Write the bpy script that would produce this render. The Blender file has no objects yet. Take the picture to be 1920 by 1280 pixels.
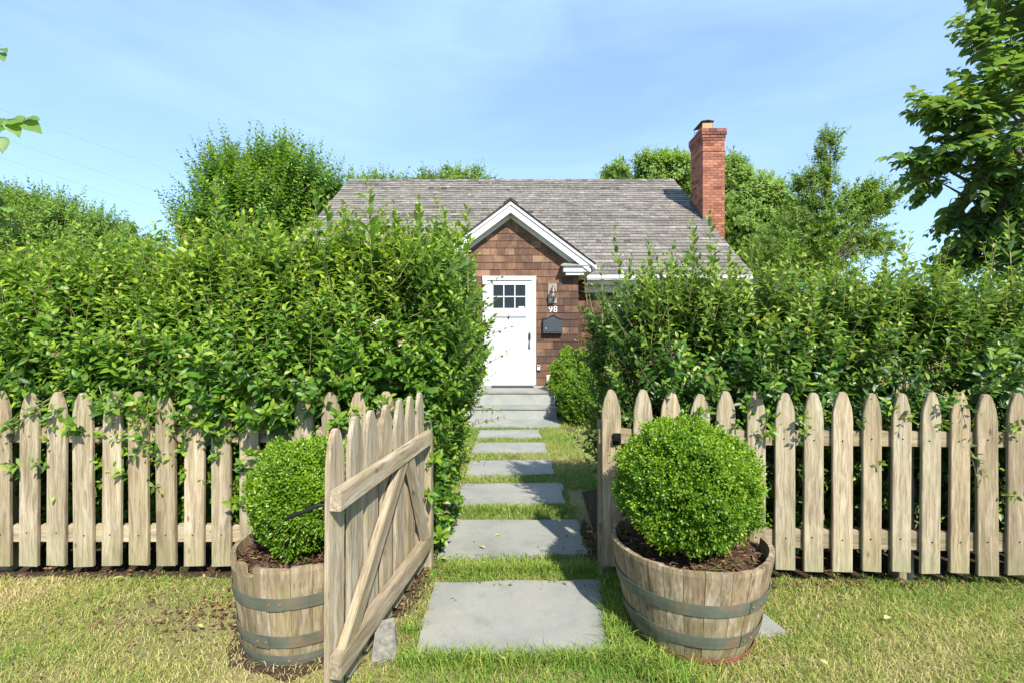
import bpy, bmesh, math, random
import numpy as np
from mathutils import Vector, Matrix

sc = bpy.context.scene
COL = sc.collection
rnd = random.Random(7)
rng = np.random.default_rng(11)

# ------------------------------------------------------------------ camera, sky, sun, exposure
H, F, HOR = 1.5, 900.0, 625.0          # eye height, focal length and horizon row in photograph pixels
cam_d = bpy.data.cameras.new('camera')
cam = bpy.data.objects.new('camera', cam_d); COL.objects.link(cam)
cam.location = (0, 0, H); cam.rotation_euler = (math.pi/2, 0, 0)
cam_d.sensor_width = 36; cam_d.lens = 36*F/1920
cam_d.shift_y = -(640-HOR)/1920
cam_d.clip_start = 0.05; cam_d.clip_end = 2000
sc.camera = cam

SUN = Vector((0.35, -0.94, 1.0)).normalized()      # direction towards the sun
sun_d = bpy.data.lights.new('sun', 'SUN'); sun_d.energy = 4.2; sun_d.angle = math.radians(0.9)
sun_d.color = (1.0, 0.94, 0.85)
sun = bpy.data.objects.new('sun', sun_d); COL.objects.link(sun)
sun.rotation_euler = SUN.to_track_quat('Z', 'Y').to_euler(); sun.location = (8, -6, 14)

world = bpy.data.worlds.new('World'); sc.world = world; world.use_nodes = True
wn, wl = world.node_tree.nodes, world.node_tree.links
bg = wn['Background']; bg.inputs['Strength'].default_value = 0.15
sky = wn.new('ShaderNodeTexSky'); sky.sky_type = 'NISHITA'; sky.sun_disc = False
sky.sun_elevation = math.asin(SUN.z); sky.sun_rotation = math.atan2(SUN.x, SUN.y)
sky.air_density = 0.7; sky.dust_density = 0.0; sky.ozone_density = 4.0; sky.altitude = 0
tc = wn.new('ShaderNodeTexCoord'); mp = wn.new('ShaderNodeMapping')
mp.inputs['Scale'].default_value = (1.1, 1.6, 5.0); mp.inputs['Rotation'].default_value = (0.0, -0.30, 0.3)
nz = wn.new('ShaderNodeTexNoise'); nz.inputs['Scale'].default_value = 1.7; nz.inputs['Detail'].default_value = 4
nz.inputs['Roughness'].default_value = 0.55; nz.inputs['Distortion'].default_value = 0.6
cr = wn.new('ShaderNodeValToRGB'); cr.color_ramp.elements[0].position = 0.34; cr.color_ramp.elements[1].position = 0.85
cr.color_ramp.elements[0].color = (0.38, 0.38, 0.38, 1); cr.color_ramp.elements[1].color = (0.9, 0.9, 0.9, 1)
mx = wn.new('ShaderNodeMix'); mx.data_type = 'RGBA'
mx.inputs['B'].default_value = (1.85, 2.75, 4.0, 1)          # thin high cloud
wl.new(tc.outputs['Generated'], mp.inputs['Vector']); wl.new(mp.outputs[0], nz.inputs['Vector'])
wl.new(nz.outputs['Fac'], cr.inputs[0]); wl.new(cr.outputs[0], mx.inputs['Factor'])
wl.new(sky.outputs[0], mx.inputs['A']); wl.new(mx.outputs['Result'], bg.inputs['Color'])

vs = sc.view_settings
vs.view_transform = 'Standard'; vs.look = 'None'; vs.gamma = 1.0; vs.use_curve_mapping = False
vs.exposure = 1.2
try:
    sc.cycles.max_bounces = 6; sc.cycles.transparent_max_bounces = 8
except Exception: pass

def px(x, y, Y):            # photograph pixel at depth Y -> point in the place
    return Vector(((x-960)/F*Y, Y, H-(y-HOR)/F*Y))
def gx(x, y):               # photograph pixel on the ground
    Y = H*F/(y-HOR); return ((x-960)/F*Y, Y)

# ------------------------------------------------------------------ object helpers
WM = {}
def reg(o, m=None, parent=None):
    m = m if m is not None else Matrix.Identity(4)
    COL.objects.link(o)
    if parent is not None:
        o.parent = parent; o.matrix_parent_inverse = WM[parent.name].inverted()
    o.matrix_basis = m; WM[o.name] = m.copy()
    return o
def thing(name, label, cat, loc=(0, 0, 0), group=None):
    o = bpy.data.objects.new(name, None); o.empty_display_size = 0.1
    reg(o, Matrix.Translation(Vector(loc))); return tag(o, label, cat, group)
def tag(o, label=None, cat=None, group=None, kind=None):
    if label: o['label'] = label
    if cat: o['category'] = cat
    if group: o['group'] = group
    if kind: o['kind'] = kind
    return o
def data_obj(name, me, parent=None, m=None):
    return reg(bpy.data.objects.new(name, me), m, parent)

class MB:
    """collects polygons, builds ONE mesh object"""
    def __init__(s): s.v = []; s.f = []; s.t = []
    def add(s, vs_, fs, tint=0.5):
        n = len(s.v); s.v += [tuple(v) for v in vs_]; s.f += [tuple(i+n for i in f) for f in fs]; s.t += [tint]*len(vs_); return s
    def box(s, x0, x1, y0, y1, z0, z1, tint=0.5):
        return s.add([(x0,y0,z0),(x1,y0,z0),(x1,y1,z0),(x0,y1,z0),(x0,y0,z1),(x1,y0,z1),(x1,y1,z1),(x0,y1,z1)],
                     [(0,3,2,1),(4,5,6,7),(0,1,5,4),(1,2,6,5),(2,3,7,6),(3,0,4,7)], tint)
    def prism(s, pts, axis, a, b, tint=0.5):
        """extrude a polygon; axis 'y': pts are (x,z); axis 'x': pts are (y,z); axis 'z': pts are (x,y)"""
        def mk(p, d): return {'y': (p[0], d, p[1]), 'x': (d, p[0], p[1]), 'z': (p[0], p[1], d)}[axis]
        n = len(pts); A = [mk(p, a) for p in pts]; B = [mk(p, b) for p in pts]
        return s.add(A+B, [tuple(range(n)), tuple(range(2*n-1, n-1, -1))]+[(i, n+i, n+(i+1) % n, (i+1) % n) for i in range(n)], tint)
    def tube(s, p0, p1, r0, r1=None, n=8, tint=0.5):
        r1 = r0 if r1 is None else r1
        p0, p1 = Vector(p0), Vector(p1); d = (p1-p0).normalized()
        u = d.orthogonal().normalized(); w = d.cross(u)
        A = [p0+(u*math.cos(2*math.pi*i/n)+w*math.sin(2*math.pi*i/n))*r0 for i in range(n)]
        B = [p1+(u*math.cos(2*math.pi*i/n)+w*math.sin(2*math.pi*i/n))*r1 for i in range(n)]
        return s.add(A+B, [tuple(range(n))[::-1], tuple(range(n, 2*n))]+[(i, (i+1) % n, n+(i+1) % n, n+i) for i in range(n)], tint)
    def lathe(s, prof, c=(0, 0, 0), n=20):
        """prof: (r, z) from bottom to top, closed with caps"""
        vs_ = []; fs = []
        for r, z in prof:
            for i in range(n):
                a = 2*math.pi*i/n; vs_.append((c[0]+r*math.cos(a), c[1]+r*math.sin(a), c[2]+z))
        for k in range(len(prof)-1):
            for i in range(n):
                j = (i+1) % n; fs.append((k*n+i, k*n+j, (k+1)*n+j, (k+1)*n+i))
        fs.append(tuple(range(n))[::-1]); m = (len(prof)-1)*n; fs.append(tuple(range(m, m+n)))
        return s.add(vs_, fs)
    def mesh(s, name, mat, bevel=0, smooth=False, fix=False):
        me = bpy.data.meshes.new(name); me.from_pydata(s.v, [], s.f)
        a = me.attributes.new('tint', 'FLOAT', 'POINT'); a.data.foreach_set('value', s.t)
        if bevel or fix:
            bm = bmesh.new(); bm.from_mesh(me)
            bmesh.ops.recalc_face_normals(bm, faces=bm.faces)
            if bevel:
                es = [e for e in bm.edges if len(e.link_faces) == 2 and e.calc_face_angle(0) > 0.6]
                bmesh.ops.bevel(bm, geom=es, offset=bevel, segments=2, affect='EDGES', clamp_overlap=True)
            bm.to_mesh(me); bm.free()
        if smooth: me.polygons.foreach_set('use_smooth', [True]*len(me.polygons))
        me.materials.append(mat); me.update(); return me
    def obj(s, name, mat, parent=None, bevel=0, smooth=False, m=None, fix=True):
        return data_obj(name, s.mesh(name, mat, bevel, smooth, fix), parent, m)

def nrm(a): return a/np.maximum(np.linalg.norm(a, axis=-1, keepdims=True), 1e-9)
def tri_mesh(name, V, T, tint, mat, smooth=True):
    me = bpy.data.meshes.new(name); V = np.ascontiguousarray(V, np.float32); T = np.ascontiguousarray(T, np.int32)
    me.vertices.add(len(V)); me.vertices.foreach_set('co', V.ravel())
    me.loops.add(T.size); me.loops.foreach_set('vertex_index', T.ravel())
    me.polygons.add(len(T)); me.polygons.foreach_set('loop_start', np.arange(0, T.size, 3, dtype=np.int32))
    me.polygons.foreach_set('loop_total', np.full(len(T), 3, np.int32))
    if smooth: me.polygons.foreach_set('use_smooth', np.ones(len(T), bool))
    a = me.attributes.new('tint', 'FLOAT', 'POINT'); a.data.foreach_set('value', np.ascontiguousarray(tint, np.float32))
    me.materials.append(mat); me.update(calc_edges=True); return me

# leaf outlines: length along y, width along x, upper face +z
LEAF = {
 'oval': (np.array([(0,0,0),(-.2,.28,.055),(.2,.28,.055),(-.19,.62,.05),(.19,.62,.05),(0,.32,0),(0,.66,-.015),(0,1,-.09)]),
          np.array([(0,5,1),(0,2,5),(1,5,6),(1,6,3),(5,2,4),(5,4,6),(3,6,7),(6,4,7)])),
 'heart': (np.array([(0,.06,0),(-.3,-.02,.05),(.3,-.02,.05),(-.42,.36,.07),(.42,.36,.07),(0,.35,0),(-.27,.7,.02),(.27,.7,.02),(0,.7,-.05),(0,1.05,-.18)]),
          np.array([(0,5,1),(1,5,3),(0,2,5),(2,4,5),(3,5,8),(3,8,6),(5,4,8),(4,7,8),(6,8,9),(8,7,9)])),
 'small': (np.array([(0,0,0),(-.25,.5,.08),(.25,.5,.08),(0,.5,0),(0,1,-.05)]), np.array([(0,3,1),(0,2,3),(1,3,4),(3,2,4)])),
 'dot': (np.array([(0,0,0),(-.27,.5,.07),(.27,.5,.07),(0,1,-.05)]), np.array([(0,3,1),(0,2,3)])),
}
def leaf_arrays(kind, pos, ax, nor, size, tint, wid=1.0):
    TV, TF = LEAF[kind]
    ax = nrm(ax); x = nrm(np.cross(ax, nor)); z = np.cross(x, ax)
    n = len(pos); m = len(TV)
    V = (pos[:, None, :] + size[:, None, None]*(TV[None, :, 0:1]*wid*x[:, None, :] + TV[None, :, 1:2]*ax[:, None, :] + TV[None, :, 2:3]*z[:, None, :])).reshape(-1, 3)
    T = (TF[None] + (np.arange(n)*m)[:, None, None]).reshape(-1, 3)
    return V, T, np.repeat(tint, m)
def leaves(name, kind, L, mat, parent=None, wid=1.0):
    V, T, t = leaf_arrays(kind, *L, wid=wid)
    o = data_obj(name, tri_mesh(name, V, T, t, mat), parent); return tag(o, kind='stuff')
def tubes(name, P, R, mat, parent=None, sides=3, tint=0.5):
    """P (S,M,3) centre lines, R (S,M) radii -> one mesh of thin stems"""
    S, M, _ = P.shape
    d = nrm(P[:, -1]-P[:, 0]); ref = np.where(np.abs(d[:, 2:3]) > .9, np.array([[1., 0, 0]]), np.array([[0, 0, 1.]]))
    u = nrm(np.cross(d, ref)); w = np.cross(d, u)
    a = np.arange(sides)*2*np.pi/sides
    ring = np.cos(a)[None, :, None]*u[:, None]+np.sin(a)[None, :, None]*w[:, None]
    V = (P[:, :, None, :]+R[:, :, None, None]*ring[:, None]).reshape(-1, 3)
    T = []
    for k in range(M-1):
        for i in range(sides):
            j = (i+1) % sides; a0, a1, b0, b1 = k*sides+i, k*sides+j, (k+1)*sides+i, (k+1)*sides+j
            T += [(a0, a1, b1), (a0, b1, b0)]
    T = (np.array(T)[None]+(np.arange(S)*M*sides)[:, None, None]).reshape(-1, 3)
    return data_obj(name, tri_mesh(name, V, T, np.full(len(V), tint), mat), parent)

def shoot(base, d, L, K, size, rg, a0=25, a1=60, bend=0.25, planar=False, t0=0.06, tint0=0.3, tipt=0.55, droop=0.0, jit=0.22, tips=0.5):
    """leafy shoots: opposite pairs along bent stems. returns leaf arrays and centre lines"""
    S = len(base); d = nrm(d); L = np.asarray(L); size = np.asarray(size)
    up = np.array([0, 0, 1.])
    t = np.linspace(t0, 1, K)[None, :, None]
    P = base[:, None]+L[:, None, None]*(d[:, None]*t+bend*up*t*t)
    Tn = nrm(d[:, None]+2*bend*up*t)
    ref = np.where(np.abs(d[:, 2:3]) > .95, np.array([[1., 0, 0]]), np.array([[0, 0, 1.]]))
    u = nrm(np.cross(d, ref)); w = nrm(np.cross(u, d))
    ph = rg.uniform(0, 2*np.pi, (S, 1)) if not planar else rg.normal(0, .25, (S, 1))
    out = []
    for side in (0, 1):
        az = ph+(np.arange(K)[None]*np.pi/2 if not planar else 0)+side*np.pi+rg.normal(0, .3, (S, K))
        o = np.cos(az)[..., None]*u[:, None]+np.sin(az)[..., None]*w[:, None]
        o = nrm(o - (o*Tn).sum(-1, keepdims=True)*Tn)
        an = np.radians(a0+(a1-a0)*t[..., 0]+rg.normal(0, 12, (S, K)))[..., None]
        ax = o*np.cos(an)+Tn*np.sin(an)-droop*up
        no = Tn*np.cos(an)-o*np.sin(an) if not planar else np.broadcast_to(up, o.shape)+o*.25
        ax = ax+rg.normal(0, jit, ax.shape); no = no+rg.normal(0, jit, no.shape)
        sz = size[:, None]*(1-tips*t[..., 0]**3)*rg.uniform(.7, 1.15, (S, K))
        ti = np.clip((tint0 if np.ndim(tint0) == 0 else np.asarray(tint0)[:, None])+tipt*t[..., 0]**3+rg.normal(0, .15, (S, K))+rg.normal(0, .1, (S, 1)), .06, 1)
        ti[rg.random((S, K)) < .006] = 0
        off = o*.004
        out.append(((P+off).reshape(-1, 3), ax.reshape(-1, 3), no.reshape(-1, 3), sz.ravel(), ti.ravel()))
    Lf = tuple(np.concatenate([out[0][i], out[1][i]]) for i in range(5))
    tt = np.linspace(-.25, 1, 5)[None, :, None]
    C = base[:, None]+L[:, None, None]*(d[:, None]*tt+bend*up*tt*tt*np.sign(tt))
    return Lf, C
def cat(*Ls): return tuple(np.concatenate([l[i] for l in Ls]) for i in range(5))

# ------------------------------------------------------------------ material helpers
def mat(name):
    m = bpy.data.materials.new(name); m.use_nodes = True
    return m, m.node_tree.nodes, m.node_tree.links, m.node_tree.nodes['Principled BSDF']
def N(nodes, typ, **kw):
    n = nodes.new(typ)
    for k, v in kw.items():
        if k in n.inputs: n.inputs[k].default_value = v
        else: setattr(n, k, v)
    return n
def ramp(nodes, stops):
    r = nodes.new('ShaderNodeValToRGB'); e = r.color_ramp.elements
    while len(e) < len(stops): e.new(0.5)
    for i, (p, c) in enumerate(stops): e[i].position = p; e[i].color = (*c, 1)
    return r
def mixc(nodes, links, f, a, b, blend='MIX'):
    m = nodes.new('ShaderNodeMix'); m.data_type = 'RGBA'; m.blend_type = blend
    for s, v in (('Factor', f), ('A', a), ('B', b)):
        if isinstance(v, (int, float)): m.inputs[s].default_value = v
        elif isinstance(v, tuple): m.inputs[s].default_value = (*v, 1)
        else: links.new(v, m.inputs[s])
    return m.outputs['Result']
def noise(nodes, links, vec, scale, detail=4, rough=.55, dist=0):
    n = N(nodes, 'ShaderNodeTexNoise', Scale=scale, Detail=detail, Roughness=rough, Distortion=dist)
    if vec is not None: links.new(vec, n.inputs['Vector'])
    return n.outputs['Fac']
def bump(nodes, links, bsdf, h, strength, dist=0.01):
    b = N(nodes, 'ShaderNodeBump', Strength=strength, Distance=dist); links.new(h, b.inputs['Height']); links.new(b.outputs[0], bsdf.inputs['Normal'])

def plain(name, col, rough=.5, metal=0, var=.12, scale=14, bmp=0):
    m, n, l, b = mat(name)
    co = N(n, 'ShaderNodeTexCoord').outputs['Object']
    f = noise(n, l, co, scale, 5, .6)
    r = ramp(n, [(.3, tuple(c*(1-var) for c in col)), (.7, tuple(min(1, c*(1+var)) for c in col))]); l.new(f, r.inputs[0])
    l.new(r.outputs[0], b.inputs['Base Color']); b.inputs['Roughness'].default_value = rough; b.inputs['Metallic'].default_value = metal
    if bmp: bump(n, l, b, f, bmp)
    return m

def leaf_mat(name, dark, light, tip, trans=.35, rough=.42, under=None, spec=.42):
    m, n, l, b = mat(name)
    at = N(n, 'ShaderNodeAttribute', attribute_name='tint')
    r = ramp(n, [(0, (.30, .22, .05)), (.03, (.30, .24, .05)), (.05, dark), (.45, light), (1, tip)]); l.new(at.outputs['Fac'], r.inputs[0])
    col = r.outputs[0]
    if under:
        g = N(n, 'ShaderNodeNewGeometry'); col = mixc(n, l, g.outputs['Backfacing'], col, mixc(n, l, .6, col, under))
    l.new(col, b.inputs['Base Color']); b.inputs['Roughness'].default_value = rough; b.inputs['Specular IOR Level'].default_value = spec
    t = N(n, 'ShaderNodeBsdfTranslucent')
    tcol = mixc(n, l, 1.0, col, (1.3, 1.38, .38), 'MULTIPLY'); l.new(tcol, t.inputs['Color'])
    ms = N(n, 'ShaderNodeMixShader', Fac=trans); l.new(b.outputs[0], ms.inputs[1]); l.new(t.outputs[0], ms.inputs[2])
    l.new(ms.outputs[0], n['Material Output'].inputs['Surface']); return m

def wood_mat(name, c0, c1, c2, green=(.24, .25, .12), gamt=.3, pale=(.62, .58, .52), pamt=.35, scale=1.0, bstr=.5, dark=(.07, .05, .035)):
    """weathered board, grain along local z"""
    m, n, l, b = mat(name)
    co = N(n, 'ShaderNodeTexCoord').outputs['Object']; oi = N(n, 'ShaderNodeObjectInfo')
    sh = N(n, 'ShaderNodeVectorMath', operation='ADD'); l.new(co, sh.inputs[0])
    cmb = N(n, 'ShaderNodeCombineXYZ'); mu = N(n, 'ShaderNodeMath', operation='MULTIPLY'); mu.inputs[1].default_value = 37.0
    l.new(oi.outputs['Random'], mu.inputs[0]); l.new(mu.outputs[0], cmb.inputs[0]); l.new(mu.outputs[0], cmb.inputs[2]); l.new(cmb.outputs[0], sh.inputs[1])
    wv = N(n, 'ShaderNodeTexNoise', Scale=5*scale, Detail=2); l.new(sh.outputs[0], wv.inputs['Vector'])
    mixv = N(n, 'ShaderNodeVectorMath', operation='MULTIPLY_ADD'); l.new(wv.outputs['Color'], mixv.inputs[0]); mixv.inputs[1].default_value = (.035, .035, .0); l.new(sh.outputs[0], mixv.inputs[2])
    mpn = N(n, 'ShaderNodeMapping'); mpn.inputs['Scale'].default_value = (95*scale, 95*scale, 4.5*scale); l.new(mixv.outputs[0], mpn.inputs['Vector'])
    g = noise(n, l, mpn.outputs[0], 1.0, 6, .65)
    mp2 = N(n, 'ShaderNodeMapping'); mp2.inputs['Scale'].default_value = (22*scale, 22*scale, 2.2*scale); l.new(mixv.outputs[0], mp2.inputs['Vector'])
    g2 = noise(n, l, mp2.outputs[0], 1.0, 4, .6)
    r = ramp(n, [(.25, c0), (.5, c1), (.75, c2)]); l.new(g2, r.inputs[0]); col = r.outputs[0]
    rg_ = ramp(n, [(.34, (.42, .37, .31)), (.58, (1, 1, 1))]); l.new(g, rg_.inputs[0]); col = mixc(n, l, .75, col, rg_.outputs[0], 'MULTIPLY')
    big = noise(n, l, sh.outputs[0], 5.5*scale, 4, .6); rb = ramp(n, [(.5, (0, 0, 0)), (.75, (gamt,)*3)]); l.new(big, rb.inputs[0]); col = mixc(n, l, rb.outputs[0], col, green)
    mp3 = N(n, 'ShaderNodeMapping'); mp3.inputs['Scale'].default_value = (14*scale, 14*scale, 3*scale); mp3.inputs['Location'].default_value = (3, 5, 9); l.new(sh.outputs[0], mp3.inputs['Vector'])
    p = noise(n, l, mp3.outputs[0], 1.0, 6, .7); rp = ramp(n, [(.56, (0, 0, 0)), (.72, (pamt,)*3)]); l.new(p, rp.inputs[0]); col = mixc(n, l, rp.outputs[0], col, pale)
    vo = N(n, 'ShaderNodeTexVoronoi', Scale=1.0); mp4 = N(n, 'ShaderNodeMapping'); mp4.inputs['Scale'].default_value = (9*scale, 9*scale, 4*scale); l.new(sh.outputs[0], mp4.inputs['Vector']); l.new(mp4.outputs[0], vo.inputs['Vector'])
    rk = ramp(n, [(.04, (.75,)*3), (.11, (0, 0, 0))]); l.new(vo.outputs['Distance'], rk.inputs[0]); col = mixc(n, l, rk.outputs[0], col, dark)
    sx_ = N(n, 'ShaderNodeSeparateXYZ'); l.new(co, sx_.inputs[0]); fn_ = noise(n, l, sh.outputs[0], 11*scale, 4, .6)
    ma = N(n, 'ShaderNodeMath', operation='MULTIPLY_ADD'); l.new(fn_, ma.inputs[0]); ma.inputs[1].default_value = .75; l.new(sx_.outputs[2], ma.inputs[2])
    ra = ramp(n, [(.38, (.42,)*3), (.62, (0, 0, 0))]); l.new(ma.outputs[0], ra.inputs[0]); col = mixc(n, l, ra.outputs[0], col, tuple(c*.8 for c in green))
    vm = ramp(n, [(0, (.74, .72, .68)), (.35, (1.0, .96, .88)), (.65, (.98, 1.0, 1.0)), (1, (1.2, 1.17, 1.12))]); l.new(oi.outputs['Random'], vm.inputs[0]); col = mixc(n, l, 1.0, col, vm.outputs[0], 'MULTIPLY')
    l.new(col, b.inputs['Base Color']); b.inputs['Roughness'].default_value = .85; b.inputs['Specular IOR Level'].default_value = .25
    bump(n, l, b, g, bstr, .004); return m

# ------------------------------------------------------------------ materials
M = {}
M['fence'] = wood_mat('weathered_picket', (.175, .138, .088), (.335, .277, .187), (.46, .398, .292), gamt=.30, pamt=.55, pale=(.47, .42, .35))
M['gate'] = wood_mat('weathered_gate', (.185, .15, .10), (.33, .278, .20), (.44, .385, .30), green=(.24, .215, .085), gamt=.45, pamt=.3, pale=(.50, .46, .40))
M['stave'] = wood_mat('barrel_stave', (.115, .085, .052), (.245, .19, .12), (.37, .30, .21), green=(.22, .21, .08), gamt=.45, pamt=.55)
M['bark'] = plain('bark', (.13, .10, .075), .9, var=.4, scale=30, bmp=.6)
M['twig_pale'] = plain('pale_twig', (.30, .24, .16), .85, var=.3)
M['stem'] = plain('green_stem', (.24, .19, .08), .7, var=.3)
M['twig'] = plain('woody_twig', (.20, .15, .10), .85, var=.35)
M['white'] = plain('white_paint', (.64, .64, .63), .45, var=.02, scale=4)
M['door_white'] = plain('door_paint', (.50, .51, .52), .3, var=.01, scale=3)
M['gutter'] = plain('gutter_white', (.78, .79, .80), .35, var=.03)
M['black'] = plain('black_iron', (.012, .012, .014), .38, .4, var=.3)
M['slate'] = plain('mailbox_paint', (.045, .05, .058), .42, .1, var=.15)
M['pewter'] = plain('pewter', (.10, .10, .10), .3, .8, var=.3)
M['copper'] = plain('aged_copper', (.16, .085, .065), .45, .6, var=.35)
M['mat_rubber'] = plain('mat_rubber', (.035, .035, .036), .95, var=.3, scale=60, bmp=.5)
M['cream'] = plain('cream_plastic', (.55, .48, .36), .5, var=.08)
M['plastic'] = plain('grey_plastic', (.55, .56, .58), .4, var=.05)
M['clay'] = plain('clay_flue', (.48, .23, .11), .8, var=.18)
M['lead'] = plain('lead_flashing', (.10, .085, .08), .55, .3, var=.2)
M['mortar'] = plain('mortar', (.42, .38, .33), .95, var=.15, scale=30)
M['trim_tan'] = plain('return_cap', (.26, .23, .19), .8, var=.25, scale=20)
M['concrete'] = plain('rough_concrete', (.19, .178, .15), .95, var=.45, scale=26, bmp=.6)
M['interior'] = plain('interior_wall', (.20, .19, .18), .9)
M['wire'] = plain('wire', (.10, .10, .11), .6)

m, n, l, b = mat('window_glass'); b.inputs['Base Color'].default_value = (.018, .024, .024, 1); b.inputs['Roughness'].default_value = .06
b.inputs['Specular IOR Level'].default_value = .22; M['glass'] = m
m, n, l, b = mat('clear_glass'); b.inputs['Base Color'].default_value = (.9, .92, .9, 1); b.inputs['Roughness'].default_value = .03; b.inputs['Transmission Weight'].default_value = .92; M['clear'] = m

def hoop_mat():
    m, n, l, b = mat('hoop_metal'); co = N(n, 'ShaderNodeTexCoord').outputs['Object']
    f = noise(n, l, co, 9, 6, .65); r = ramp(n, [(.3, (.068, .078, .056)), (.6, (.105, .118, .086)), (.75, (.14, .146, .115))]); l.new(f, r.inputs[0])
    f2 = noise(n, l, co, 4.2, 7, .7); rr = ramp(n, [(.53, (0, 0, 0)), (.66, (.85,)*3)]); l.new(f2, rr.inputs[0])
    col = mixc(n, l, rr.outputs[0], r.outputs[0], (.20, .11, .06)); l.new(col, b.inputs['Base Color'])
    b.inputs['Metallic'].default_value = .05; b.inputs['Roughness'].default_value = .6; bump(n, l, b, f, .3, .003); return m
M['hoop'] = hoop_mat()
M['rust'] = plain('rusty_hoop', (.22, .095, .05), .8, .2, var=.45, scale=18, bmp=.4)

def stone_mat():
    m, n, l, b = mat('bluestone'); co = N(n, 'ShaderNodeTexCoord').outputs['Object']
    f = noise(n, l, co, 2.6, 7, .6, .4); r = ramp(n, [(.3, (.205, .208, .185)), (.55, (.255, .257, .228)), (.75, (.295, .288, .25))]); l.new(f, r.inputs[0])
    f2 = noise(n, l, co, 90, 3, .6); r2 = ramp(n, [(.3, (.86,)*3), (.7, (1.06,)*3)]); l.new(f2, r2.inputs[0])
    col = mixc(n, l, 1.0, r.outputs[0], r2.outputs[0], 'MULTIPLY')
    f3 = noise(n, l, co, 7.5, 6, .7); r3 = ramp(n, [(.54, (0, 0, 0)), (.74, (.6,)*3)]); l.new(f3, r3.inputs[0]); col = mixc(n, l, r3.outputs[0], col, (.15, .145, .12))
    f4 = noise(n, l, co, 1.7, 5, .6, .8); r4 = ramp(n, [(.52, (0, 0, 0)), (.7, (.5,)*3)]); l.new(f4, r4.inputs[0]); col = mixc(n, l, r4.outputs[0], col, (.33, .305, .245))
    l.new(col, b.inputs['Base Color']); b.inputs['Roughness'].default_value = .72; b.inputs['Specular IOR Level'].default_value = .35
    bump(n, l, b, f, .25, .01); return m
M['stone'] = stone_mat()
def riser_mat():
    m, n, l, b = mat('cement_riser'); co = N(n, 'ShaderNodeTexCoord').outputs['Object']
    f = noise(n, l, co, 4, 6, .65); r = ramp(n, [(.35, (.23, .245, .225)), (.6, (.29, .305, .28)), (.78, (.46, .46, .43))]); l.new(f, r.inputs[0])
    l.new(r.outputs[0], b.inputs['Base Color']); b.inputs['Roughness'].default_value = .85; return m
M['riser'] = riser_mat()

def shingle_mat(name, stops, streak=.6, worldn=1.2, patch=(.05, .04, .03), pamt=.5, zs=3.0, axis='z'):
    m, n, l, b = mat(name); geo = N(n, 'ShaderNodeNewGeometry'); oi = N(n, 'ShaderNodeObjectInfo')
    at = N(n, 'ShaderNodeAttribute', attribute_name='tint')
    r = ramp(n, stops); l.new(at.outputs['Fac'], r.inputs[0]); col = r.outputs[0]
    mpn = N(n, 'ShaderNodeMapping'); mpn.inputs['Scale'].default_value = (70, 20, zs) if axis == 'z' else (70, zs, zs); l.new(geo.outputs['Position'], mpn.inputs['Vector'])
    g = noise(n, l, mpn.outputs[0], 1.0, 5, .65); rg_ = ramp(n, [(.3, (.55, .52, .5)), (.65, (1.12, 1.1, 1.08))]); l.new(g, rg_.inputs[0]); col = mixc(n, l, streak, col, rg_.outputs[0], 'MULTIPLY')
    pv_ = geo.outputs['Position']
    if axis == 'y':
        mq = N(n, 'ShaderNodeMapping'); mq.inputs['Scale'].default_value = (.55, 2.6, 2.6); l.new(pv_, mq.inputs['Vector']); pv_ = mq.outputs[0]
    f = noise(n, l, pv_, worldn*(1.6 if axis == 'y' else 1), 6, .7, .3); rp = ramp(n, [(.48, (0, 0, 0)), (.68, (pamt,)*3)]); l.new(f, rp.inputs[0]); col = mixc(n, l, rp.outputs[0], col, patch)
    l.new(col, b.inputs['Base Color']); b.inputs['Roughness'].default_value = .85; b.inputs['Specular IOR Level'].default_value = .25
    bump(n, l, b, g, .4, .005); return m
M['cedar'] = shingle_mat('cedar_wall_shingle', [(0, (.06, .032, .022)), (.35, (.115, .062, .040)), (.7, (.205, .115, .070)), (1, (.33, .21, .13))], .95, 2.3, (.05, .038, .032), .9)
M['roof'] = shingle_mat('weathered_roof_shingle', [(0, (.025, .023, .02)), (.4, (.165, .153, .134)), (.8, (.26, .245, .218)), (1, (.37, .355, .32))], .9, .9, (.07, .064, .053), .8, 6, 'y')
def brick_mat():
    m, n, l, b = mat('red_brick'); at = N(n, 'ShaderNodeAttribute', attribute_name='tint'); geo = N(n, 'ShaderNodeNewGeometry')
    r = ramp(n, [(0, (.10, .042, .03)), (.3, (.23, .085, .052)), (.7, (.35, .135, .075)), (1, (.41, .175, .10))]); l.new(at.outputs['Fac'], r.inputs[0])
    f = noise(n, l, geo.outputs['Position'], 22, 5, .7); r2 = ramp(n, [(.3, (.7,)*3), (.7, (1.15,)*3)]); l.new(f, r2.inputs[0])
    l.new(mixc(n, l, 1, r.outputs[0], r2.outputs[0], 'MULTIPLY'), b.inputs['Base Color']); b.inputs['Roughness'].default_value = .9; bump(n, l, b, f, .4, .004); return m
M['brick'] = brick_mat()

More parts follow.
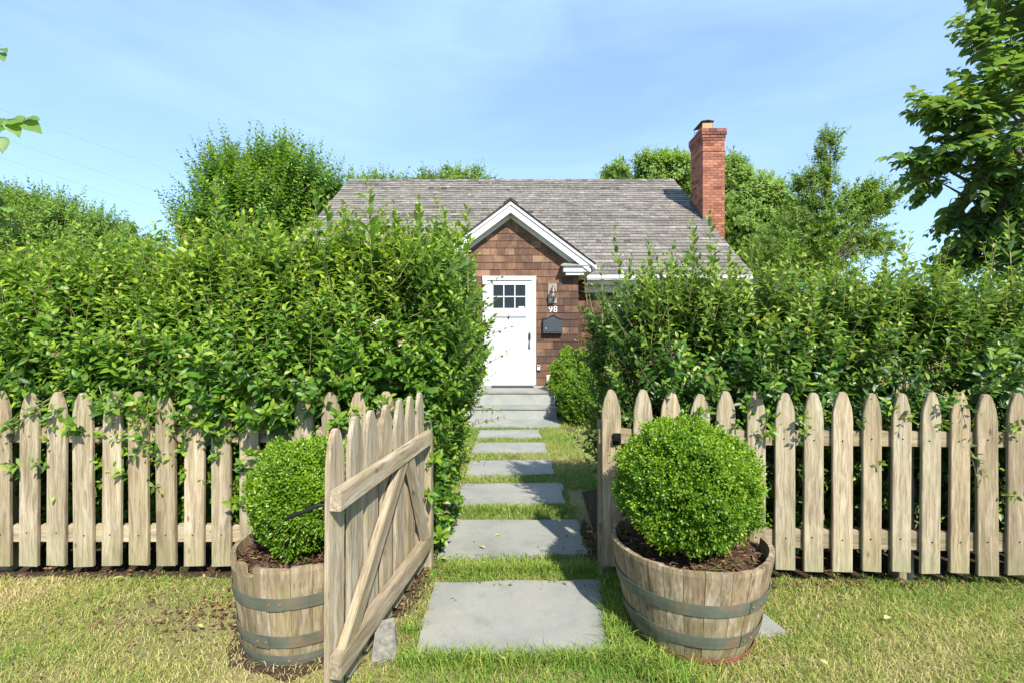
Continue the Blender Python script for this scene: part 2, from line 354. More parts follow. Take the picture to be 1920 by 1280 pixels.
def ground_mat():
    m, n, l, b = mat('lawn_ground'); geo = N(n, 'ShaderNodeNewGeometry'); P = geo.outputs['Position']
    f = noise(n, l, P, 1.3, 6, .65); r = ramp(n, [(.32, (.15, .165, .05)), (.5, (.23, .215, .085)), (.68, (.32, .26, .13))]); l.new(f, r.inputs[0])
    f2 = noise(n, l, P, 55, 4, .7); r2 = ramp(n, [(.3, (.5,)*3), (.7, (1.2,)*3)]); l.new(f2, r2.inputs[0])
    col = mixc(n, l, 1, r.outputs[0], r2.outputs[0], 'MULTIPLY'); l.new(col, b.inputs['Base Color']); b.inputs['Roughness'].default_value = 1; b.inputs['Specular IOR Level'].default_value = .1
    bump(n, l, b, f2, .8, .02); return m
M['ground'] = ground_mat()
def soil_mat(name, a, c):
    m, n, l, b = mat(name); geo = N(n, 'ShaderNodeNewGeometry'); P = geo.outputs['Position']
    f = noise(n, l, P, 38, 6, .75); r = ramp(n, [(.3, a), (.7, c)]); l.new(f, r.inputs[0]); l.new(r.outputs[0], b.inputs['Base Color'])
    b.inputs['Roughness'].default_value = 1; b.inputs['Specular IOR Level'].default_value = .1; bump(n, l, b, f, 1, .03); return m
M['soil'] = soil_mat('dark_soil', (.035, .024, .016), (.12, .08, .05))
M['mulch'] = soil_mat('bark_mulch', (.05, .03, .02), (.16, .10, .065))
def attr_mat(name, stops, rough=.8, trans=0):
    m, n, l, b = mat(name); at = N(n, 'ShaderNodeAttribute', attribute_name='tint'); r = ramp(n, stops); l.new(at.outputs['Fac'], r.inputs[0])
    l.new(r.outputs[0], b.inputs['Base Color']); b.inputs['Roughness'].default_value = rough; b.inputs['Specular IOR Level'].default_value = .25
    if trans:
        t = N(n, 'ShaderNodeBsdfTranslucent'); l.new(r.outputs[0], t.inputs['Color']); ms = N(n, 'ShaderNodeMixShader', Fac=trans)
        l.new(b.outputs[0], ms.inputs[1]); l.new(t.outputs[0], ms.inputs[2]); l.new(ms.outputs[0], n['Material Output'].inputs['Surface'])
    return m
M['grass'] = attr_mat('grass_blade', [(0, (.60, .48, .27)), (.3, (.48, .42, .16)), (.5, (.32, .36, .075)), (.75, (.19, .31, .04)), (1, (.13, .26, .03))], .6, .3)
M['litter'] = attr_mat('dead_leaf', [(0, (.05, .032, .02)), (.4, (.16, .09, .045)), (.75, (.30, .18, .085)), (1, (.42, .36, .13))], .8, .1)
M['yleaf'] = attr_mat('yellow_leaf', [(0, (.40, .40, .12)), (1, (.55, .50, .22))], .6, .2)
M['privet'] = leaf_mat('privet_leaf', (.034, .092, .010), (.104, .226, .020), (.31, .42, .035), .44, .42, under=(.16, .25, .10))
M['privet_r'] = leaf_mat('privet_leaf_dark', (.020, .062, .011), (.062, .150, .018), (.26, .37, .03), .38, .40, under=(.15, .22, .10))
M['box'] = leaf_mat('boxwood_leaf', (.034, .10, .007), (.095, .205, .012), (.25, .385, .022), .34, .38)
M['myrtle'] = leaf_mat('myrtle_leaf', (.030, .10, .012), (.095, .235, .022), (.25, .37, .035), .36, .38)
M['linden'] = leaf_mat('linden_leaf', (.07, .15, .045), (.135, .26, .065), (.26, .40, .07), .5, .48, under=(.13, .18, .10))
M['locust'] = leaf_mat('locust_leaf', (.10, .18, .035), (.19, .30, .065), (.29, .40, .10), .45, .6, spec=.2)
M['slender'] = leaf_mat('slender_leaf', (.09, .165, .03), (.175, .285, .055), (.27, .38, .08), .42, .6, spec=.2)
M['far'] = leaf_mat('far_leaf', (.10, .19, .035), (.18, .30, .06), (.27, .38, .10), .42, .65, spec=.15)

# ------------------------------------------------------------------ ground, beds, path
me = MB().add([(-300, -60, 0), (300, -60, 0), (300, 600, 0), (-300, 600, 0)], [(0, 1, 2, 3)])
tag(me.obj('lawn', M['ground'], fix=False), kind='structure')

SLABS = [  # corners in photograph pixels: near-left, near-right, far-right, far-left
 ([(775, 1234), (1143, 1231), (1126, 1092), (814, 1096)], 'large bluestone slab nearest the camera, in front of the gate opening'),
 ([(821, 1048), (1101, 1044), (1083, 978), (849, 977)], 'second bluestone slab, half in shade between the gate posts'),
 ([(855, 950), (1060, 948), (1053, 908), (866, 910)], 'third bluestone slab of the path, just behind the hedge line'),
 ([(873, 894), (1040, 892), (1034, 864), (882, 866)], 'fourth bluestone slab of the path, counted from the gate'),
 ([(884, 850.5), (1027, 850), (1021, 831), (892, 832)], 'fifth bluestone slab of the path, counted from the gate'),
 ([(893, 823), (1016, 822.5), (1010, 807), (899, 808)], 'sixth and farthest bluestone slab, next to the bottom of the steps')]
SLABW = []
def slab_pts(c, wob=.012, seg=9):
    P = [gx(*p) for p in c]; out = []
    for i in range(4):
        a, b_ = P[i], P[(i+1) % 4]
        for k in range(seg):
            t = k/seg; w = wob if 0 < k else 0.0
            x = a[0]+(b_[0]-a[0])*t+rnd.uniform(-w, w); y = a[1]+(b_[1]-a[1])*t+rnd.uniform(-w, w)
            if k == 0: x += rnd.uniform(-.006, .006)
            out.append((x, y))
    return P, out
for c, lab in SLABS:
    P, out = slab_pts(c); SLABW.append(P)
    o = MB().prism(out, 'z', -.03, .022).obj('stepping_stone', M['stone'], bevel=.004)
    tag(o, lab, 'paving slab', 'bluestone slabs of the garden path')
base_slab = [(-.85, 7.62), (.62, 7.6), (.80, 7.78), (.80, 8.40), (-.85, 8.40)]
SLABW.append([(-.85, 7.62), (.8, 7.6), (.8, 8.4), (-.85, 8.4)])

def bed(name, pts, mt, z=.005):
    o = MB().add([(x, y, z) for x, y in pts], [tuple(range(len(pts)))]).obj(name, mt, fix=False); return tag(o, kind='structure')
def wavy(x0, x1, y, amp, n=40):
    return [(x0+(x1-x0)*i/n, y+amp*math.sin(i*1.7)+rnd.uniform(-amp, amp)) for i in range(n+1)]
bed('soil_bed', wavy(-6, -.56, 2.94, .03)+wavy(-.58, -6, 4.7, .05), M['soil'])
bed('soil_bed', wavy(.58, 6, 2.84, .03)+wavy(6, .66, 4.6, .05), M['soil'])
bed('soil_bed', wavy(.82, 2.2, 7.2, .03, 14)+wavy(2.2, .82, 9.6, .03, 14), M['mulch'])
bed('soil_patch', [(-1.06+.35*math.cos(a)*(1+.12*math.sin(3*a)+.05*math.sin(11*a)), 2.42+.33*math.sin(a)*(1+.1*math.cos(5*a)+.05*math.sin(13*a))) for a in np.linspace(0, 2*np.pi, 40)[:-1]], M['soil'], .006)
bed('soil_patch', [(.63+.09*math.cos(a)*(1+.2*math.sin(3*a)), 2.10+.09*math.sin(a)*(1+.2*math.cos(4*a))) for a in np.linspace(0, 2*np.pi, 30)[:-1]], M['soil'], .006)
bed('soil_patch', [(-.60+.16*math.cos(a)*(1+.2*math.sin(3*a)), 3.15+.55*math.sin(a)*(1+.15*math.cos(4*a))) for a in np.linspace(0, 2*np.pi, 30)[:-1]], M['soil'], .009)
bed('soil_patch', [(.57+.065*math.cos(a)*(1+.2*math.sin(3*a)), 3.3+.5*math.sin(a)*(1+.15*math.cos(4*a))) for a in np.linspace(0, 2*np.pi, 30)[:-1]], M['soil'], .009)

# ------------------------------------------------------------------ house
CX = -.026
house = thing('shingled_house', 'small brown cedar shingled house with white door and grey shingle roof behind hedges', 'house', (0, 11.2, 0))
YW, YE, YR = 11.25, 10.9, 16.2; ZE, ZR = 2.87, 6.68; SL = (ZR-ZE)/(YR-YE)
XL, XR = -5.50, 5.46; WXL, WXR = -5.32, 5.28
# main body walls
body = MB()
body.prism([(YW, 0), (2*YR-YW, 0), (2*YR-YW, ZE+(YW-YE)*SL-.12), (YR, ZR-.12), (YW, ZE+(YW-YE)*SL-.12)], 'x', WXL, WXR, .3)
body.obj('main_wall', M['cedar'], house)

def shingle_slab(mb, p, u, s, nn, w, e, th, tint, rg):
    """one shingle: p lower-left corner on the plane, u across, s up the slope, nn normal"""
    l2 = e*1.35
    lf = rg.uniform(0, .004)
    q = [p, p+u*w, p+u*w+s*l2, p+s*l2]
    top = [p+nn*(th+lf), p+u*w+nn*(th+lf), p+u*w+s*l2+nn*.003, p+s*l2+nn*.003]
    mb.add(q+top, [(4, 5, 6, 7), (1, 2, 6, 5), (3, 0, 4, 7)], tint)
    mb.add([q[0], q[1], top[1], top[0]], [(0, 1, 2, 3)], tint*.25)  # butt face tinted darker: weathered ends, plus course shadow put into the colour

# roof: solid deck plus courses of shingles
roof = MB()
t_ = .10
roof.prism([(YE, ZE-.03), (YR, ZR-.03), (2*YR-YE, ZE-.03), (2*YR-YE, ZE-.03-t_), (YR, ZR-.03-t_), (YE, ZE-.03-t_)], 'x', XL, XR, .25)
roof_o = roof.obj('roof', M['roof'], house)
uu = Vector((1, 0, 0)); ss = Vector((0, YR-YE, ZR-ZE)).normalized(); nn = uu.cross(ss).normalized()
slope_len = math.hypot(YR-YE, ZR-ZE); NC = 36; ex = slope_len/NC
rest = MB(); pick = []
r2 = random.Random(3)
for k in range(NC):
    x = XL-.01+r2.uniform(-.1, 0); rowt = r2.uniform(-.1, .1)
    while x < XR:
        w = r2.uniform(.08, .2); x0, x1 = max(x, XL-.01), min(x+w-.005, XR+.01)
        if x1-x0 > .02:
            ti = min(1, max(0, r2.gauss(.55, .10)+rowt+.16*math.sin(x*1.9+k*2.4)*math.sin(x*.7+k)))
            p = Vector((x0, YE, ZE-.03))+ss*(k*ex-.02+r2.uniform(-.008, .006))
            near = k < 20 and x0 > 1.75 and x1-x0 > .11
            if near and len(pick) < 300 and k < 14: pick.append((p, x1-x0, ti))
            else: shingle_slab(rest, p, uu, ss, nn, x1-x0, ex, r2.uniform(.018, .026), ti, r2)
        x += w
o = data_obj('roof_shingles', rest.mesh('roof_shingles', M['roof']), roof_o); tag(o, kind='stuff')
variants = []
for i in range(10):
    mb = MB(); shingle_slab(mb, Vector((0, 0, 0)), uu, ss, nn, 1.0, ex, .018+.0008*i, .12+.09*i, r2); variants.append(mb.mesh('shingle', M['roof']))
for p, w, ti in pick:
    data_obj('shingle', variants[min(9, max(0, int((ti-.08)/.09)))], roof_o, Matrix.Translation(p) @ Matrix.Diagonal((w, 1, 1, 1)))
mb = MB()
for i in range(60):
    x0 = XL+(XR-XL)*i/60; x1 = XL+(XR-XL)*(i+1)/60-.006; dz = r2.uniform(0, .012)
    mb.prism([(YR-.13, ZR-.09+dz), (YR, ZR+.012+dz), (YR+.13, ZR-.09+dz), (YR, ZR-.02+dz)], 'x', x0, x1, r2.uniform(.2, .8))
tag(data_obj('ridge_cap', mb.mesh('ridge_cap', M['roof'], fix=True), roof_o), kind='stuff')
# back slope: plain courses
mb = MB(); sb = Vector((0, -(YR-YE), ZR-ZE)).normalized(); nb = sb.cross(uu).normalized()
for k in range(NC):
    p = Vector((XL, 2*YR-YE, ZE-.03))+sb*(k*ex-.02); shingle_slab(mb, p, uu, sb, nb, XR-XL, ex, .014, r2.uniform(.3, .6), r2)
tag(data_obj('rear_shingles', mb.mesh('rear_shingles', M['roof']), roof_o), kind='stuff')
# rake trim boards
for xs in (XL+.012, XR-.034):
    mb = MB(); mb.prism([(YE+.03, ZE-.135), (YR, ZR-.135), (2*YR-YE-.03, ZE-.135), (2*YR-YE-.03, ZE-.29), (YR, ZR-.29), (YE+.03, ZE-.29)], 'x', xs, xs+.022); mb.obj('rake_board', M['white'], house)
# eave: fascia, gutter, soffit on both sides of the entry
def gutter(x0, x1):
    pr = [(YE+.03, ZE-.17), (YE-.07, ZE-.17), (YE-.10, ZE-.12), (YE-.095, ZE-.08), (YE-.115, ZE-.045), (YE-.105, ZE-.045), (YE-.085, ZE-.08), (YE-.085, ZE-.115), (YE-.06, ZE-.155), (YE+.03, ZE-.155)]
    mb = MB(); mb.prism(pr, 'x', x0, x1); mb.obj('gutter', M['gutter'], house)
    mb = MB(); mb.box(x0+.01, x1-.01, YE+.035, YE+.06, ZE-.26, ZE-.13); mb.obj('fascia', M['white'], house)
    mb = MB(); mb.box(x0+.01, x1-.01, YE+.062, YW+.01, ZE-.245, ZE-.225); mb.obj('soffit', M['white'], house)
    mb = MB(); mb.box(max(x0, WXL+.01), min(x1, WXR-.01), YW-.03, YW-.002, ZE-.42, ZE-.25); mb.obj('frieze_board', M['white'], house)
gutter(CX+1.72, XR+.02); gutter(XL-.02, CX-1.72)

# wall shingles of the main front wall (mostly behind the hedges)
def wall_shingle_unit(tint):
    mb = MB(); mb.add([(0, 0, 0), (1, 0, 0), (1, 0, 1), (0, 0, 1), (0, -.016, 0), (1, -.016, 0), (1, -.005, 1), (0, -.005, 1)],
                      [(4, 5, 6, 7), (0, 1, 5, 4), (1, 2, 6, 5), (3, 0, 4, 7), (2, 3, 7, 6)], tint); return mb
EXW = .145
mb = MB()
for (xa, xb, wl_, wr_) in ((CX+1.36, WXR, 2.55, 3.85), (WXL, CX-1.36, -3.9, -2.6)):
    for k in range(19):
        x = xa+r2.uniform(-.15, 0); z = .1+k*EXW
        while x < xb:
            w = r2.uniform(.1, .3); x0, x1 = max(x, xa), min(x+w-.004, xb)
            if x1-x0 > .015 and not (x1 > wl_-.09 and x0 < wr_+.09 and z+EXW > 1.2 and z < 2.47):
                t = min(1, max(0, r2.gauss(.35, .2)))
                mb.add([(x0, YW, z), (x1, YW, z), (x1, YW, z+EXW), (x0, YW, z+EXW), (x0, YW-.016, z), (x1, YW-.016, z), (x1, YW-.005, z+EXW), (x0, YW-.005, z+EXW)],
                       [(4, 5, 6, 7), (0, 1, 5, 4), (1, 2, 6, 5), (3, 0, 4, 7)], t)
            x += w
tag(data_obj('side_wall_shingles', mb.mesh('side_wall_shingles', M['cedar']), house), kind='stuff')
# windows
for wx0, wx1 in ((2.55, 3.85), (-3.9, -2.6)):
    z0, z1 = 1.2, 2.42
    fr = MB()
    for bx in ((wx0-.09, wx0, z0, z1+.0), (wx1, wx1+.09, z0, z1+.0), (wx0-.11, wx1+.11, z1+.002, z1+.12)): fr.box(bx[0], bx[1], YW-.045, YW+.01, bx[2], bx[3])
    fo = fr.obj('window', M['white'], house)
    MB().box(wx0-.12, wx1+.12, YW-.08, YW+.005, z0-.05, z0-.002).obj('sill', M['white'], fo)
    mid = (wx0+wx1)/2
    for a, b_ in ((wx0, mid-.04), (mid+.04, wx1)):
        sa = MB()
        for q in ((a, a+.05, z0, z1), (b_-.05, b_, z0, z1)): sa.box(q[0], q[1], YW-.03, YW+.004, q[2], q[3])
        for zz in (z0, (z0+z1)/2-.025, z1-.05): sa.box(a+.051, b_-.051, YW-.028, YW+.004, zz, zz+.05)
        xm = (a+b_)/2
        for zz in ((z0+.051, (z0+z1)/2-.026), ((z0+z1)/2+.026, z1-.051)): sa.box(xm-.01, xm+.01, YW-.024, YW+.004, zz[0], zz[1])
        sa.obj('sash', M['white'], fo)
        for (pa, pb) in ((a+.05, xm-.01), (xm+.01, b_-.05)):
            for zz in ((z0+.05, (z0+z1)/2-.025), ((z0+z1)/2+.025, z1-.05)): MB().box(pa, pb, YW-.012, YW-.006, zz[0], zz[1]).obj('pane', M['glass'], fo)
    MB().box(mid-.04, mid+.04, YW-.036, YW+.004, z0, z1).obj('mullion', M['white'], fo)

# entry bay with gable
YV, YG = 9.72, 9.45; HW = 1.355; ZA = 4.15; GS = .75
def gz(x, off=0): return ZA-GS*abs(x-CX)+off      # roof top at the gable front
zc = gz(CX+HW, -.15)
fw = MB().prism([(CX-HW, 0), (CX+HW, 0), (CX+HW, zc), (CX, ZA-.15), (CX-HW, zc)], 'y', YV, YV+.12, .3).obj('front_wall', M['cedar'], house)
for s in (-1, 1):
    MB().box(CX+s*HW-(.1 if s > 0 else 0), CX+s*HW+(0 if s > 0 else .1), YV+.121, YW+.1, 0, zc-.02, .3).obj('bay_side_wall', M['cedar'], house)
    mb = MB()      # shingles on the bay's sides
    for k in range(17):
        z = .25+k*EXW; y = YV
        while y < YW:
            w = r2.uniform(.12, .3); y1 = min(y+w-.004, YW)
            X0 = CX+s*(HW+.001); X1 = CX+s*(HW+.015)
            mb.add([(X0, y, z), (X0, y1, z), (X0, y1, z+EXW), (X0, y, z+EXW), (X1, y, z), (X1, y1, z), (X0+s*.004, y1, z+EXW), (X0+s*.004, y, z+EXW)],
                   [(4, 5, 6, 7), (0, 1, 5, 4), (1, 2, 6, 5), (3, 0, 4, 7)], min(1, max(0, r2.gauss(.3, .2)))); y += w
    tag(data_obj('bay_side_shingles', mb.mesh('bay_side_shingles', M['cedar'], fix=True), house), kind='stuff')
# individual shingles of the entry wall
LX0, LX1, LZ0, LZ1 = -.497, .389, .50, 2.558           # door leaf
CS = .095
units = [wall_shingle_unit(.02+.098*i).mesh('shingle', M['cedar']) for i in range(10)]
z = .47; k = 0
def cut_shingle(x0, x1, z0, z1, ti):
    """clip a shingle by the gable slopes"""
    lim = lambda x: gz(x, -.17)
    zt0, zt1 = min(z1, lim(x0)), min(z1, lim(x1))
    if zt0 >= z1-.001 and zt1 >= z1-.001:
        data_obj('shingle', units[min(9, max(0, int(ti*10)))], fw, Matrix.Translation((x0, YV-.001-r2.uniform(0, .003), z0)) @ Matrix.Diagonal((x1-x0, 1, z1-z0, 1)))
    else:
        # polygon below the slope
        pts = [(x0, z0), (x1, z0)]
        xs = [x0, x1, CX+(ZA-.17-z1)/GS, CX-(ZA-.17-z1)/GS, CX]
        for x in sorted([x for x in xs if x0 <= x <= x1], reverse=True):
            zt = min(z1, lim(x))
            if zt > z0+.002 and (x, zt) not in pts: pts.append((x, zt))
        if lim(x0) < z0: pts[0] = (CX-(ZA-.17-z0)/GS, z0)
        if lim(x1) < z0: pts[1] = (CX+(ZA-.17-z0)/GS, z0)
        if len(pts) < 3: return
        mb = MB(); n_ = len(pts); V0 = [(x, YV-.001, zz) for x, zz in pts]; V1 = [(x, YV-.017+.011*(zz-z0)/(z1-z0), zz) for x, zz in pts]
        mb.add(V0+V1, [tuple(range(n_, 2*n_))]+[(i, (i+1) % n_, n_+(i+1) % n_, n_+i) for i in range(n_)], ti)
        data_obj('shingle', mb.mesh('shingle', M['cedar'], fix=True), fw)
while z < ZA-.2:
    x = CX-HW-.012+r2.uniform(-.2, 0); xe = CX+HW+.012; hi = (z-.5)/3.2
    while x < xe:
        w = r2.choice((.13, .17, .2, .24, .29, .33)); x0, x1 = max(x, CX-HW-.012), min(x+w-.004, xe); x += w
        if x1-x0 < .02: continue
        z1 = z+EXW; dx0, dx1 = LX0-CS, LX1+CS
        if z1 > .4 and z < LZ1+CS-.02:            # around the door
            segs = []
            if x0 < dx0: segs.append((x0, min(x1, dx0)))
            if x1 > dx1: segs.append((max(x0, dx1), x1))
        else: segs = [(x0, x1)]
        for a, b_ in segs:
            if b_-a < .012: continue
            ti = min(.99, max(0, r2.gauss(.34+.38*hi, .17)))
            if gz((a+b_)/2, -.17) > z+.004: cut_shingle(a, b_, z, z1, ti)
    z += EXW
# gable roof of the entry
for s in (-1, 1):
    ye = YE+1.75
    mb = MB(); xe = CX+s*1.672; ze = ZA-GS*1.672
    mb.prism([(CX, ZA-.02), (xe, ze-.02), (xe, ze-.06), (CX, ZA-.06)], 'y', YG, ye+.2, .25)
    go = mb.obj('gable_roof', M['roof'], house)
    sv = Vector((-s, 0, GS)).normalized(); uv = Vector((0, s, 0)) if s > 0 else Vector((0, -1, 0)); nv = Vector((s*GS, 0, 1)).normalized()
    mb = MB(); NV = 15; ev = math.hypot(1.672, GS*1.672)/NV
    for k in range(NV):
        y = YG-.02
        while y < ye+.1:
            w = r2.uniform(.1, .2); p = Vector((xe, y, ze-.02))+sv*(k*ev-.015)
            q = [p, p+Vector((0, w-.004, 0)), p+Vector((0, w-.004, 0))+sv*ev*1.3, p+sv*ev*1.3]
            th = r2.uniform(.012, .02)
            mb.add(q+[q[0]+nv*th, q[1]+nv*th, q[2]+nv*.003, q[3]+nv*.003], [(4, 5, 6, 7), (0, 1, 5, 4), (1, 2, 6, 5), (3, 0, 4, 7)], min(1, max(0, r2.gauss(.5, .22)))); y += w
    tag(data_obj('gable_roof_shingles', mb.mesh('gable_roof_shingles', M['roof'], fix=True), go), kind='stuff')
    # rake: crown strip, wide fascia, soffit and inner frieze
    def band(o0, o1, ya, yb, name, x1=1.672, matn='white'):
        a = [(CX, ZA+o0), (CX+s*x1, ZA-GS*x1+o0), (CX+s*x1, ZA-GS*x1+o1), (CX, ZA+o1)]
        return MB().prism(a, 'y', ya, yb).obj(name, M[matn], house)
    band(-.058, -.115, YG+.005, YG+.05, 'crown_moulding')
    band(-.116, -.265, YG+.03, YG+.058, 'rake_board', 1.55)
    band(-.20, -.225, YG+.06, YV-.024, 'rake_soffit', 1.57)
    band(-.226, -.33, YV-.028, YV-.002, 'frieze_board', 1.42)
    # cornice return
    x0, x1 = (CX+.99, CX+1.61) if s > 0 else (CX-1.61, CX-.99)
    zb = 2.66; ro = MB().box(x0+.06, x1-.02, YG+.06, YV-.001, zb+.06, zb+.165).obj('cornice_return', M['white'], house)
    MB().box(x0+.11, x1-.16, YG+.09, YV-.001, zb, zb+.058).obj('cornice_bed_mould', M['white'], ro)
    MB().add([(x0, YG+.02, zb+.168), (x1, YG+.02, zb+.168), (x1, YV-.001, zb+.168), (x0+.0, YV-.001, zb+.168),
              (x0, YG+.02, zb+.19), (x1, YG+.02, zb+.19), (x1-.01, YV-.001, zb+.285), (x0+.14, YV-.001, zb+.285)],
             [(0, 3, 2, 1), (4, 5, 6, 7), (0, 1, 5, 4), (1, 2, 6, 5), (2, 3, 7, 6), (3, 0, 4, 7)], .4).obj('return_cap', M['trim_tan'], ro)
    # side eave: gutter end + soffit
    xa, xb = sorted((CX+s*1.61, CX+s*1.70))
    MB().box(xa, xb, YG+.04, YE+.2, zb+.10, zb+.20).obj('gutter', M['gutter'], house, bevel=.012)
    xa, xb = sorted((CX+s*(HW+.003), CX+s*1.605))
    MB().box(xa, xb, YV+.003, YE+.3, zb+.06, zb+.08).obj('soffit', M['white'], house)
mb = MB()
for i in range(17):
    y0 = YG-.03+i*.2
    mb.prism([(CX-.14, ZA-.085), (CX, ZA+.03), (CX+.14, ZA-.085), (CX, ZA)], 'y', y0, y0+.194, r2.uniform(.3, .8))
tag(data_obj('gable_ridge_cap', mb.mesh('gable_ridge_cap', M['roof'], fix=True), house), kind='stuff')

# door
cas = MB()
cas.box(LX0-CS, LX0-.008, YV-.04, YV+.004, .47, LZ1+.006); cas.box(LX1+.008, LX1+CS, YV-.04, YV+.004, .47, LZ1+.006)
cas.box(LX0-CS-.004, LX1+CS+.004, YV-.044, YV+.004, LZ1+.008, LZ1+CS)
cas.obj('door_casing', M['white'], house, bevel=.003)
jm = MB(); jm.box(LX0-.008, LX0-.001, YV-.03, YV+.004, .485, LZ1+.006); jm.box(LX1+.001, LX1+.008, YV-.03, YV+.004, .485, LZ1+.006); jm.obj('door_stop', M['white'], house)
door = MB()
DY = YV-.012
# stiles and rails with real openings
gx0, gx1, gz0, gz1 = (925-960)/92.6, (985-960)/92.6, H+(HOR-578)/92.6, H+(HOR-535)/92.6
door.box(LX0, gx0, DY-.012, DY+.03, LZ0, LZ1); door.box(gx1, LX1, DY-.012, DY+.03, LZ0, LZ1)
door.box(gx0+.0005, gx1-.0005, DY-.012, DY+.03, gz1, LZ1); door.box(gx0+.0005, gx1-.0005, DY-.012, DY+.03, gz0-.15, gz0)
door.box(gx0+.0005, gx1-.0005, DY-.012, DY+.03, LZ0, LZ0+.24)
pm = (gx0+gx1)/2
door.box(pm-.045, pm+.045, DY-.011, DY+.03, LZ0+.2405, gz0-.1505)
d_o = door.obj('door', M['door_white'], house, bevel=.004)
for a, b_ in ((gx0, pm-.045), (pm+.045, gx1)):
    MB().box(a+.001, b_-.001, DY-.006, DY+.028, LZ0+.241, gz0-.151).obj('panel', M['door_white'], d_o)
MB().box(gx0-.02, gx1+.02, DY-.028, DY-.0125, gz0-.175, gz0-.155).obj('shelf_moulding', M['door_white'], d_o, bevel=.003)
cw = (gx1-gx0-.044)/3; ch = (gz1-gz0-.022)/2
for i in range(3):
    for j in range(2):
        a = gx0+i*(cw+.022); zz = gz0+j*(ch+.022)
        MB().box(a-.002, a+cw+.002, DY+.004, DY+.010, zz-.002, zz+ch+.002).obj('pane', M['glass'], d_o)
mu = MB()
for i in (1, 2): mu.box(gx0+i*(cw+.022)-.022, gx0+i*(cw+.022), DY-.009, DY+.014, gz0, gz1)
mu.box(gx0+.0005, gx1-.0005, DY-.0095, DY+.014, gz0+ch, gz0+ch+.022); mu.obj('muntins', M['door_white'], d_o)
MB().box(gx1-.135, gx1-.02, DY+.001, DY+.0035, gz0+.004, gz0+.035).obj('sticker', M['white'], d_o)
# handle set: long escutcheon and looped grip
hx = (992.5-960)/92.6; hz = H+(HOR-632)/92.6
hs = MB()
n_ = 16
hs.prism([(hx+.026*math.cos(t), hz+.10*math.sin(t)) for t in np.linspace(0, 2*math.pi, n_+1)[:-1]], 'y', DY-.022, DY-.0125)
hs.obj('handle_plate', M['pewter'], d_o, bevel=.003)
hg = MB(); pr = None
for t in np.linspace(0, 1, 9):
    p = (hx, DY-.02-.05*math.sin(math.pi*t), hz-.06-.155*t)
    if pr: hg.tube(pr, p, .009, .009)
    pr = p
hg.tube((hx, DY-.0125, hz-.215), (hx, DY-.03, hz-.215), .02, .016); hg.obj('handle_grip', M['pewter'], d_o, smooth=True)
kn = MB(); kx = (954-960)/92.6; kz = H+(HOR-594)/92.6
kn.lathe([(.004, -.02), (.018, -.012), (.022, 0), (.016, .014), (.004, .02)], (kx, DY-.028, kz-.005), 12)
kn.tube((kx, DY-.02, kz+.065), (kx, DY-.02, kz+.005), .005); kn.tube((kx, DY-.02, kz-.02), (kx, DY-.02, kz-.07), .004, .002)
for s in (-1, 1): kn.tube((kx+s*.036, DY-.018, kz+.025), (kx, DY-.022, kz-.035), .006)
kn.obj('knocker', M['pewter'], d_o, smooth=True)
MB().box(LX0-.06, LX1+.06, YV-.10, YV-.02, .462, .498).obj('threshold', M['white'], house, bevel=.004)
tag(MB().box(-.40, .42, 9.27, 9.60, .4555, .472).obj('doormat', M['mat_rubber'], bevel=.004), 'dark rubber doormat on the landing in front of the white door', 'doormat')

# entry steps
st = thing('entry_steps', 'grey bluestone and cement entry steps up to the white front door', 'steps', (0, 8.4, 0))
MB().box(-.82, .78, 8.36, 9.0, 0, .175).obj('riser', M['riser'], st)
MB().box(-.84, .795, 8.34, 8.72, .177, .212).obj('tread', M['stone'], st, bevel=.006)
MB().box(-.82, .78, 8.69, 9.719, .214, .415).obj('riser', M['riser'], st)
MB().box(-.84, .80, 8.67, 9.718, .417, .455).obj('landing_slab', M['stone'], st, bevel=.006)
MB().prism(base_slab, 'z', -.03, .02).obj('base_slab', M['stone'], st, bevel=.004)
MB().box(-.62, -.61, 7.62, 8.35, .018, .0215).obj('joint', M['soil'], st)

